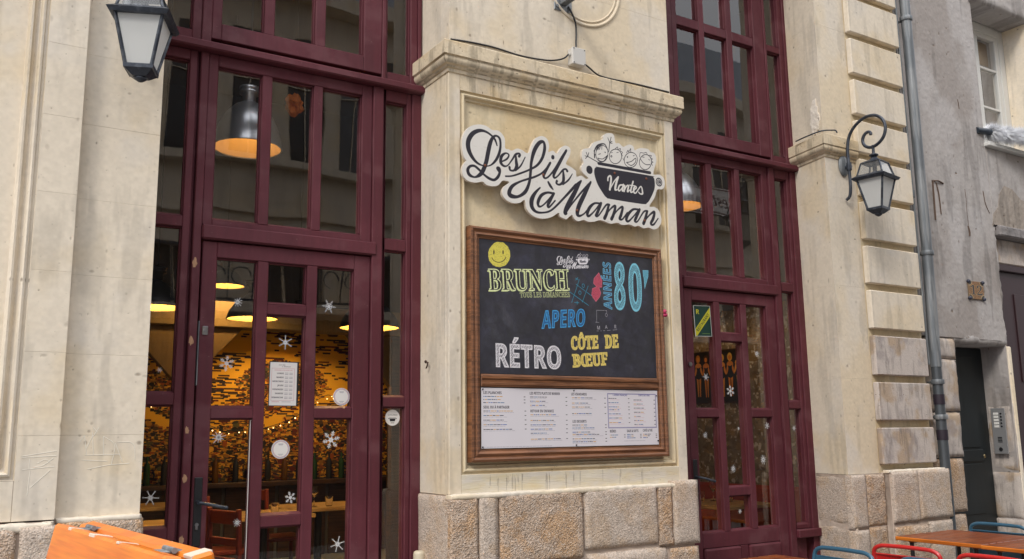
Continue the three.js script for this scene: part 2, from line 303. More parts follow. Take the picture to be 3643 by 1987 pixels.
// central pier
{
  const pier = part('pier', B), x0 = 2.354, x1 = 4.09;
  mesh('core', cb(x0, x1, 1.17, 3.592, -0.46, -0.036, 0.004), mPlaster, pier);
  const a0 = 2.432, a1 = 4.012, b0 = 1.277, b1 = 3.488;
  mesh('face_strip', cb(x0, a0, 1.1735, 3.59, -0.034, 0, 0.004), mPlaster, pier); mesh('face_strip', cb(a1, x1, 1.1735, 3.59, -0.034, 0, 0.004), mPlaster, pier);
  { const W = 1600, H = 104, [c, ctx] = canvas(W, H), r = mulberry(14); ctx.fillStyle = '#d2c9b8'; ctx.fillRect(0, 0, W, H);
    for (let i = 0; i < 260; i++) { ctx.fillStyle = r() < 0.5 ? 'rgba(205,180,135,0.10)' : 'rgba(190,180,168,0.12)'; ctx.beginPath(); ctx.ellipse(r() * W, r() * H, 20 + r() * 70, 6 + r() * 20, 0, 0, 7); ctx.fill(); }
    for (const x of [180, 232, 296, 330, 352, 372, 395, 566, 572, 590, 705, 760, 812, 980, 1120, 1290]) for (let k = 0; k < 5; k++) { ctx.strokeStyle = `rgba(70,60,55,${0.1 + 0.35 * r()})`; ctx.lineWidth = 0.7 + r() * 2.4; const y0 = r() * 30, q = x + (r() - 0.5) * 14; ctx.beginPath(); ctx.moveTo(q, y0); ctx.lineTo(q + (r() - 0.5) * 3, y0 + 20 + r() * 75); ctx.stroke(); }
    for (let i = 0; i < 60; i++) { ctx.fillStyle = `rgba(90,75,60,${0.2 + 0.3 * r()})`; ctx.beginPath(); ctx.arc(r() * W, r() * H, 0.6 + r() * 2, 0, 7); ctx.fill(); }
    mesh('face_strip', uvRect(cb(a0, a1, 1.1735, b0, -0.034, -0.0006, 0.0015), a0, a1, 1.1735, b0), std({ map: texOf(c), bumpMap: PL.bump, bumpScale: 0.003, roughness: 0.92 }), pier); } mesh('face_strip', cb(a0, a1, b1, 3.59, -0.034, -0.0006, 0.0015), mCornice, pier);
  mesh('panel', boxUV(new THREE.PlaneGeometry(a1 - a0, b1 - b0, 1, 1).translate((a0 + a1) / 2, (b0 + b1) / 2, -0.0345)), mPanel, pier);
  mesh('panel_moulding', rectFrame(a0, a1, b0, b1, 0, [[0, -0.004], [0.002, -0.014], [0.012, -0.014], [0.016, -0.004], [0.023, 0], [0.030, -0.004], [0.033, -0.014], [0.040, -0.022], [0.048, -0.023], [0.054, -0.0345]]), mPanel, pier);
  const prof = [[0, 3.583], [0.006, 3.586], [0.009, 3.596], [0.008, 3.606], [0.016, 3.611], [0.024, 3.62], [0.035, 3.628], [0.045, 3.64], [0.049, 3.654], [0.046, 3.667], [0.058, 3.673], [0.058, 3.752], [0.053, 3.758], [0, 3.764]];
  mesh('cornice', cornice([[x0, -0.36], [x0, 0], [x1, 0], [x1, -0.36]], prof), mCornice, pier);
  const ups = [3.6, 4.32, 5.05, 5.75, TOP];
  for (let i = 0; i + 1 < ups.length; i++) mesh('stone_block', cb(2.362, 4.084, ups[i] + 0.0002, ups[i + 1] - 0.0002, -0.46, -0.006, 0.0006), mPlaster, pier);
  const ring = (r, t) => { const g = new THREE.TorusGeometry(r, t, 10, 64); g.scale(1, 1, 0.9); g.translate(3.36, 4.42, -0.004); return boxUV(g); };
  mesh('roundel_moulding', [ring(0.30, 0.011), ring(0.272, 0.006)], mPlaster, pier);
}
// right-hand pier, slightly splayed jamb, capital and rusticated quoins
{
  const pier = part('pier', B);
  for (const [a, b] of [[1.165, 1.87], [1.87, 2.576], [2.576, 3.27], [3.27, 3.6], [3.6, 4.69], [4.69, 5.75], [5.75, TOP]]) mesh('stone_block', prismY([[5.66, 0], [6.0195, 0], [6.0195, -0.46], [5.745, -0.46]], a + 0.0002, b - 0.0002, 0.0006), mPlaster, pier);
  const prof = [[0, 3.583], [0.006, 3.586], [0.009, 3.596], [0.008, 3.606], [0.016, 3.611], [0.024, 3.62], [0.035, 3.628], [0.042, 3.64], [0.045, 3.654], [0.042, 3.667], [0.05, 3.673], [0.05, 3.752], [0.046, 3.757], [0, 3.764]];
  mesh('capital', cornice([[5.725, -0.36], [5.66, 0], [6.02, 0]], prof), mCornice, pier);
  mesh('quoin_backing', cb(6.0205, 6.70, 1.165, TOP, -0.46, 0, 0.002), mPanel, B);
  const bot = [1.228, 1.556, 1.90, 2.258, 2.612, 2.963, 3.318, 3.668, 3.99, 4.335, 4.69, 5.05, 5.4, 5.75, 6.1];
  bot.forEach((b, i) => { const t = (bot[i + 1] ?? TOP) - 0.055; if (t - b < 0.1) return; const q = mesh('quoin', cb(6.0205 + rB() * 0.002, 6.678 + rB() * 0.006, b, t, 0.0005, 0.05 + (rB() - 0.5) * 0.004, 0.007), i < 3 ? mStained : mPlaster, B); if (i < 3) q.userData.label = 'grey stained quoin block near the plinth'; });
}
mesh('upper_wall', cb(0.788, 2.3615, 5.62, TOP, -0.46, -0.05, 0.003), mPlaster, B);
mesh('upper_wall', cb(4.0845, 5.659, 5.62, TOP, -0.46, -0.05, 0.003), mPlaster, B);
// plinth of granite blocks
{
  const P = part('plinth', B), X = [1, 0, 0], Y = [0, 1, 0], Z = [0, 0, 1]; let sd = 1;
  const front = (x0, x1, y0, y1, z, m, amp, cell, rnd) => mesh('stone', stoneFace([x0, y0, z], X, Y, Z, x1 - x0, y1 - y0, 0.06, amp, sd++, cell, rnd), m, P);
  // central
  mesh('mortar_core', cb(2.345, 4.098, 0.0, 1.168, -0.45, 0.026, 0.004), mMortar, P);
  front(2.336, 2.512, 0.60, 1.157, 0.048, mGran, 0.0099, 0.018, 0.0066); front(2.519, 2.636, 0.62, 1.16, 0.046, mGranPale, 0.0023, 0.03, 0.0033);
  front(2.646, 3.214, 0.785, 1.166, 0.05, mGran, 0.0108, 0.018, 0.0088); front(3.228, 3.785, 0.822, 1.168, 0.05, mGranPale, 0.009, 0.018, 0.0099);
  front(3.795, 3.91, 0.80, 1.165, 0.044, mGran, 0.0135, 0.018, 0.0066); front(3.916, 4.125, 0.80, 1.19, 0.052, mGranPale, 0.0023, 0.025, 0.0077);
  front(2.336, 2.64, 0.05, 0.59, 0.048, mGran, 0.0099, 0.022, 0.0077); front(2.65, 3.20, 0.05, 0.772, 0.05, mGran, 0.0108, 0.022, 0.011); front(3.24, 3.86, 0.05, 0.80, 0.056, mGranPale, 0.0153, 0.02, 0.022); front(3.88, 4.118, 0.05, 0.785, 0.052, mGran, 0.009, 0.022, 0.011);
  for (const [y0, y1] of [[0.05, 0.6], [0.606, 1.166]]) mesh('stone', stoneFace([2.337, y0, -0.36], Z, Y, [-1, 0, 0], 0.40, y1 - y0, 0.03, 0.005, sd++, 0.03, 0.006), mGranPale, P);
  // under the end pier and its pilaster
  mesh('mortar_core', cb(-2.4, 0.4385, 0, 1.158, -0.45, 0.085, 0.004), mMortar, P); mesh('mortar_core', cb(0.4395, 0.795, 0, 1.16, -0.45, 0.02, 0.004), mMortar, P);
  front(-0.9, -0.42, 0.5, 1.14, 0.112, mGran, 0.0117, 0.022, 0.0088); front(-0.41, 0.30, 0.6, 1.138, 0.112, mGran, 0.0135, 0.016, 0.0088); front(0.31, 0.447, 0.6, 1.145, 0.108, mGranPale, 0.0063, 0.016, 0.0088);
  front(-0.9, 0.0, 0.05, 0.49, 0.112, mGran, 0.0117, 0.025, 0.0088); front(0.01, 0.447, 0.05, 0.59, 0.112, mGran, 0.0117, 0.025, 0.0088);
  front(0.45, 0.80, 0.55, 1.152, 0.043, mGran, 0.0108, 0.016, 0.0077); front(0.45, 0.80, 0.05, 0.54, 0.043, mGran, 0.0108, 0.025, 0.0077);
  // right end
  mesh('mortar_core', prismY([[5.655, 0.022], [6.04, 0.022], [6.04, -0.45], [5.74, -0.45]], 0, 1.163), mMortar, P); mesh('mortar_core', cb(6.041, 6.755, 0, 1.172, -0.45, 0.07, 0.004), mMortar, P);
  front(5.645, 5.81, 0.78, 1.163, 0.04, mGranPale, 0.0036, 0.022, 0.0066); front(5.815, 6.03, 0.79, 1.16, 0.036, mGran, 0.0153, 0.016, 0.0066);
  front(6.045, 6.36, 0.80, 1.175, 0.094, mGranPale, 0.0072, 0.02, 0.0088); front(6.365, 6.775, 0.81, 1.18, 0.096, mGranPale, 0.0063, 0.02, 0.011);
  front(5.645, 5.81, 0.05, 0.77, 0.04, mGranPale, 0.0045, 0.025, 0.0066); front(5.815, 6.03, 0.05, 0.78, 0.036, mGran, 0.0135, 0.02, 0.0077); front(6.05, 6.45, 0.05, 0.775, 0.096, mGran, 0.0135, 0.02, 0.0165); front(6.46, 6.775, 0.05, 0.79, 0.096, mGranPale, 0.0135, 0.02, 0.0165);
  mesh('stone', stoneFace([5.72, 0.8, -0.36], [-0.0698 / 0.407, 0, 0.4 / 0.407], Y, [-0.983, 0, -0.17], 0.40, 0.363, 0.03, 0.006, sd++, 0.03, 0.008), mGranPale, P); mesh('stone', stoneFace([5.72, 0.05, -0.36], [-0.0698 / 0.407, 0, 0.4 / 0.407], Y, [-0.983, 0, -0.17], 0.40, 0.742, 0.03, 0.006, sd++, 0.03, 0.008), mGranPale, P);
  const wash = std({ map: PL.map, color: lin(1.04, 1.05, 1.07), bumpMap: PL.bump, bumpScale: 0.012, roughness: 0.96 });
  mesh('lime_wash', stoneFace([2.338, 1.146, 0.047], X, Y, Z, 1.77, 0.032, 0.06, 0.008, 71, 0.012, 0.004), wash, P); mesh('lime_wash', stoneFace([-2.3, 1.118, 0.098], X, Y, Z, 2.735, 0.042, 0.06, 0.012, 72, 0.014, 0.006), wash, P); mesh('lime_wash', stoneFace([0.445, 1.142, 0.04], X, Y, Z, 0.345, 0.026, 0.05, 0.008, 73, 0.012, 0.004), wash, P); mesh('lime_wash', stoneFace([6.03, 1.163, 0.085], X, Y, Z, 0.72, 0.026, 0.06, 0.012, 74, 0.012, 0.012), wash, P);
}
// ---------- timber bays ----------
const ZF = -0.36, ZG = -0.392, ZB = -0.44;
const wedge = (x0, x1, y, d = 0.014) => { // sloped glazing bead below a pane
  const g = new THREE.BufferGeometry(), a = [x0, y, ZF - 0.002], b = [x1, y, ZF - 0.002], c = [x1, y + d, ZG + 0.001], e = [x0, y + d, ZG + 0.001], f = [x0, y, ZG + 0.001], h = [x1, y, ZG + 0.001];
  g.setAttribute('position', new THREE.Float32BufferAttribute([...a, ...b, ...c, ...a, ...c, ...e, ...a, ...e, ...f, ...b, ...h, ...c], 3)); g.computeVertexNormals(); return boxUV(g);
};
let paneTilt = mulberry(4);
function pane(p, x0, x1, y0, y1) {
  const g = new THREE.PlaneGeometry(x1 - x0 + 0.012, y1 - y0 + 0.012); g.rotateY((paneTilt() - 0.5) * 0.016); g.rotateX((paneTilt() - 0.5) * 0.008); g.translate((x0 + x1) / 2, (y0 + y1) / 2, ZG - 0.002); mesh('pane', boxUV(g), mGlass, p);
  mesh('glazing_bead', wedge(x0, x1, y0), paint, p);
  mesh('glazing_bead', [cb(x0, x0 + 0.006, y0 + 0.0142, y1 - 0.0085, ZG + 0.001, ZG + 0.013, 0.002), cb(x1 - 0.006, x1, y0 + 0.0142, y1 - 0.0085, ZG + 0.001, ZG + 0.013, 0.002), cb(x0, x1, y1 - 0.008, y1, ZG + 0.001, ZG + 0.013, 0.002)], paint, p);
}
function bay(dx, left, right, which) {
  const x = (v) => v + dx, c = 0.004;
  const m = (n, p, x0, x1, y0, y1, zf = ZF, zb = ZB, mat = paint, ch = c) => mesh(n, cb(x(x0), x(x1), y0, y1, zb, zf, ch), mat, p);
  const L = left - dx, R = right - dx;
  // standing timbers
  m('post', B, 1.038, 1.08, 0.1, 3.553, -0.35, -0.46); m('post', B, 2.036, 2.10, 0.1, 3.553, -0.343, -0.46); m('post', B, 2.292, R, 0.1, 3.553, -0.348, -0.46); m('post', B, L, 0.83, 0.1, 3.553, -0.35, -0.46);
  m('post', B, 1.034, 1.085, 3.602, 5.615, -0.35, -0.46); m('post', B, 2.088, 2.112, 3.602, 5.615, -0.345, -0.46); m('post', B, 2.33, R, 3.602, 5.615, -0.348, -0.46); m('post', B, L, 0.83, 3.602, 5.615, -0.35, -0.46);
  m('transom_beam', B, L, R + 0.012, 3.555, 3.6, -0.302, -0.46, paint, 0.008);
  m('door_head', B, 1.0805, 2.062, 2.522, 2.6, -0.333, -0.46, paint, 0.008);
  m('recess_strip', B, 1.0225, 1.0375, 0.1, 3.553, -0.388, -0.45); m('recess_strip', B, 2.1005, 2.1205, 0.1, 3.553, -0.376, -0.45);
  // side windows
  const side = (x0, x1, ys, sill, fl, fr) => {
    const w = part('side_window', B);
    m('frame', w, x0 - fl, x0, sill, 3.553); m('frame', w, x1, x1 + fr, sill, 3.553);
    ys.forEach(([a, b], i) => { m('rail', w, x0, x1, b, i ? ys[i - 1][0] : 3.553); pane(w, x(x0), x(x1), a, b); });
    m('rail', w, x0, x1, sill, ys[ys.length - 1][0]);
  };
  side(0.83, 0.983, [[2.635, 3.495], [1.716, 2.578], [1.06, 1.66]], 1.0, -0.0005, 0.039); m('stone_sill', B, L + 0.001, 1.02, 0.1, 0.999, -0.345, -0.46, mGranPale, 0.01);
  side(2.121, 2.26, [[2.63, 3.482], [1.71, 2.566], [0.793, 1.655]], 0.761, -0.0005, 0.0315);
  m('sill', B, 2.1005, R + 0.006, 0.70, 0.76, -0.318, -0.45, paint, 0.006); m('apron_panel', B, 2.121, 2.25, 0.12, 0.699, -0.385, -0.45);
  // transom light
  const t = part('transom_window', B), cols = [[1.132, 1.375], [1.431, 1.674], [1.727, 1.97]];
  m('stile', t, 1.0805, 1.132, 2.601, 3.553); m('stile', t, 1.97, 2.0355, 2.601, 3.553); m('rail', t, 1.132, 1.97, 3.488, 3.553); m('rail', t, 1.132, 1.97, 2.601, 2.634);
  m('muntin', t, 1.375, 1.431, 2.634, 3.488); m('muntin', t, 1.674, 1.727, 2.634, 3.488); cols.forEach(([a, b]) => pane(t, x(a), x(b), 2.634, 3.488));
  // upper casement and its side lights
  const u = part('upper_window', B), uc = [[1.138, 1.374], [1.432, 1.672], [1.734, 1.971]];
  m('stile', u, 1.0855, 1.138, 3.638, 5.61, -0.352); m('stile', u, 1.971, 2.0875, 3.638, 5.61, -0.352); m('rail', u, 1.138, 1.971, 3.638, 3.733, -0.352); m('rail', u, 1.138, 1.971, 5.44, 5.61, -0.352);
  m('muntin', u, 1.374, 1.432, 3.733, 5.44); m('muntin', u, 1.672, 1.734, 3.733, 5.44);
  uc.forEach(([a, b]) => { m('muntin', u, a, b, 4.555, 4.63); pane(u, x(a), x(b), 3.733, 4.555); pane(u, x(a), x(b), 4.63, 5.44); });
  for (const [a, b, fl, fr] of [[0.85, 0.985, 0.02, 0.049], [2.127, 2.282, 0.015, 0.0475]]) {
    const w = part('side_window', B); m('frame', w, a - fl, a, 3.61, 5.61); m('frame', w, b, b + fr, 3.61, 5.61); m('rail', w, a, b, 3.61, 3.668); m('rail', w, a, b, 4.56, 4.615); m('rail', w, a, b, 5.44, 5.61); pane(w, x(a), x(b), 3.668, 4.56); pane(w, x(a), x(b), 4.615, 5.44);
  }
  // door leaf
  const d = part('door', B), zf = -0.361;
  m('stile', d, 1.092, 1.167, 0.13, 2.516, zf); m('stile', d, 1.937, 2.034, 0.13, 2.516, zf); m('rail', d, 1.167, 1.937, 2.432, 2.516, zf); m('rail', d, 1.167, 1.937, 0.69, 0.793, zf); m('rail', d, 1.167, 1.937, 0.13, 0.22, zf);
  m('muntin', d, 1.385, 1.443, 0.793, 2.432, zf); m('muntin', d, 1.66, 1.719, 0.793, 2.432, zf); m('muntin', d, 1.53, 1.607, 0.22, 0.69, zf);
  for (const [a, b] of [[1.167, 1.53], [1.607, 1.937]]) m('panel', d, a + 0.004, b - 0.004, 0.222, 0.688, -0.345, ZB, paint, 0.012);
  for (const [a, b] of [[1.167, 1.385], [1.719, 1.937]]) { m('rail', d, a, b, 1.592, 1.646, zf); pane(d, x(a), x(b), 1.646, 2.432); pane(d, x(a), x(b), 0.793, 1.592); }
  m('rail', d, 1.443, 1.66, 2.146, 2.203, zf); m('rail', d, 1.443, 1.66, 1.035, 1.092, zf); pane(d, x(1.443), x(1.66), 2.203, 2.432); pane(d, x(1.443), x(1.66), 1.092, 2.146); pane(d, x(1.443), x(1.66), 0.793, 1.035);
  m('handle_plate', d, 1.102, 1.142, 0.965, 1.30, -0.353, -0.3605, mBlack, 0.003);
  mesh('handle', [rod([x(1.12), 1.178, -0.355], [x(1.12), 1.178, -0.312], 0.011), tube([[x(1.12), 1.178, -0.312], [x(1.15), 1.172, -0.304], [x(1.2), 1.16, -0.302], [x(1.25), 1.148, -0.304]], 0.0085, 16, 8), ball(0.0105, [x(1.25), 1.148, -0.304])], mIron, d);
  mesh('lock_cylinder', [rod([x(1.12), 1.07, -0.354], [x(1.12), 1.07, -0.346], 0.009), cb(x(1.114), x(1.126), 1.045, 1.07, -0.3525, -0.347, 0.002)], mSteel, d);
  mesh('lock_cylinder', which ? [rod([x(1.118), 1.965, -0.362], [x(1.118), 1.965, -0.35], 0.016)] : [cb(x(1.106), x(1.136), 2.02, 2.065, -0.3605, -0.352, 0.004), rod([x(1.121), 2.045, -0.354], [x(1.121), 2.045, -0.346], 0.008)], mSteel, d);
  if (!which) {
    m('weather_strip', d, 1.0865, 1.0915, 1.76, 2.09, -0.352, -0.4, mZinc, 0.001); m('weather_strip', d, 1.378, 1.3845, 0.81, 1.585, -0.38, -0.39, mWhite, 0.001);
    const chip = (cx, cy, w, h, s, z = -0.3495) => { const r = mulberry(s), sh = new THREE.Shape(), n = 14; for (let i = 0; i < n; i++) { const a = i / n * 6.283, k = 0.55 + 0.5 * r(); const px = Math.cos(a) * w * k, py = Math.sin(a) * h * k; i ? sh.lineTo(px, py) : sh.moveTo(px, py); } const g = new THREE.ExtrudeGeometry(sh, { depth: 0.0008, bevelEnabled: false }); g.translate(cx, cy, z); mesh('bare_wood_patch', boxUV(g), mBareWood, B); };
    chip(1.053, 2.39, 0.015, 0.03, 1); chip(1.052, 1.985, 0.014, 0.028, 2); chip(1.052, 1.534, 0.012, 0.024, 3); chip(1.052, 1.30, 0.012, 0.028, 4); chip(1.05, 0.995, 0.014, 0.036, 5);
  }
}
bay(0, 0.7875, 2.3535, 0);
bay(3.368, 4.0905, 5.732, 1);
// floor slab, roof slab and side walls of the building shell, so that daylight only enters by the bays
mesh('floor_slab', cb(-2.4, 6.75, 0.004, 0.1, -6.6, -0.465, 0.002), mStreet, B);
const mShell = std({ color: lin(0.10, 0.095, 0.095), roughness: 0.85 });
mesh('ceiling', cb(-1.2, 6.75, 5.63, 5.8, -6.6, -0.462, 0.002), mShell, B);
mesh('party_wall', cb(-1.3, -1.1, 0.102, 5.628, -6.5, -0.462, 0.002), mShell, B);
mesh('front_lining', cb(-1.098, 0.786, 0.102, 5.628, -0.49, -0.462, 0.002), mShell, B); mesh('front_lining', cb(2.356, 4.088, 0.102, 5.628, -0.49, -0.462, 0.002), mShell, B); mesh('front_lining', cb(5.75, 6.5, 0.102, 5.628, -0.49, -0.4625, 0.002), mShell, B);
const stoneIn = granite([0.2, 0.155, 0.115], [0.24, 0.16, 0.085], 1.6, 24);
const mRubble = std({ map: stoneIn.map, bumpMap: stoneIn.bump, bumpScale: 0.012, roughness: 0.95 });
{ // rubble side wall of the dining room
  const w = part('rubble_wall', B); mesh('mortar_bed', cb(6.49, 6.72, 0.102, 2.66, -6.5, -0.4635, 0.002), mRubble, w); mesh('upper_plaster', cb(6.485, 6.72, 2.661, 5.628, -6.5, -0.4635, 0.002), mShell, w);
  const r = mulberry(31); let sd = 300;
  for (let y = 0.15; y < 2.62;) { const h = 0.13 + r() * 0.14; for (let z = -0.52; z > -3.4;) { const l = 0.18 + r() * 0.3; mesh('stone', stoneFace([6.487, y, z], [0, 0, -1], [0, 1, 0], [-1, 0, 0], l - 0.014, h - 0.014, 0.03, 0.03, sd++, 0.06, 0.02), mRubble, w); z -= l; } y += h; }
}
mesh('back_wall', cb(-1.098, 6.488, 0.102, 5.628, -6.5, -6.3, 0.002), mShell, B);
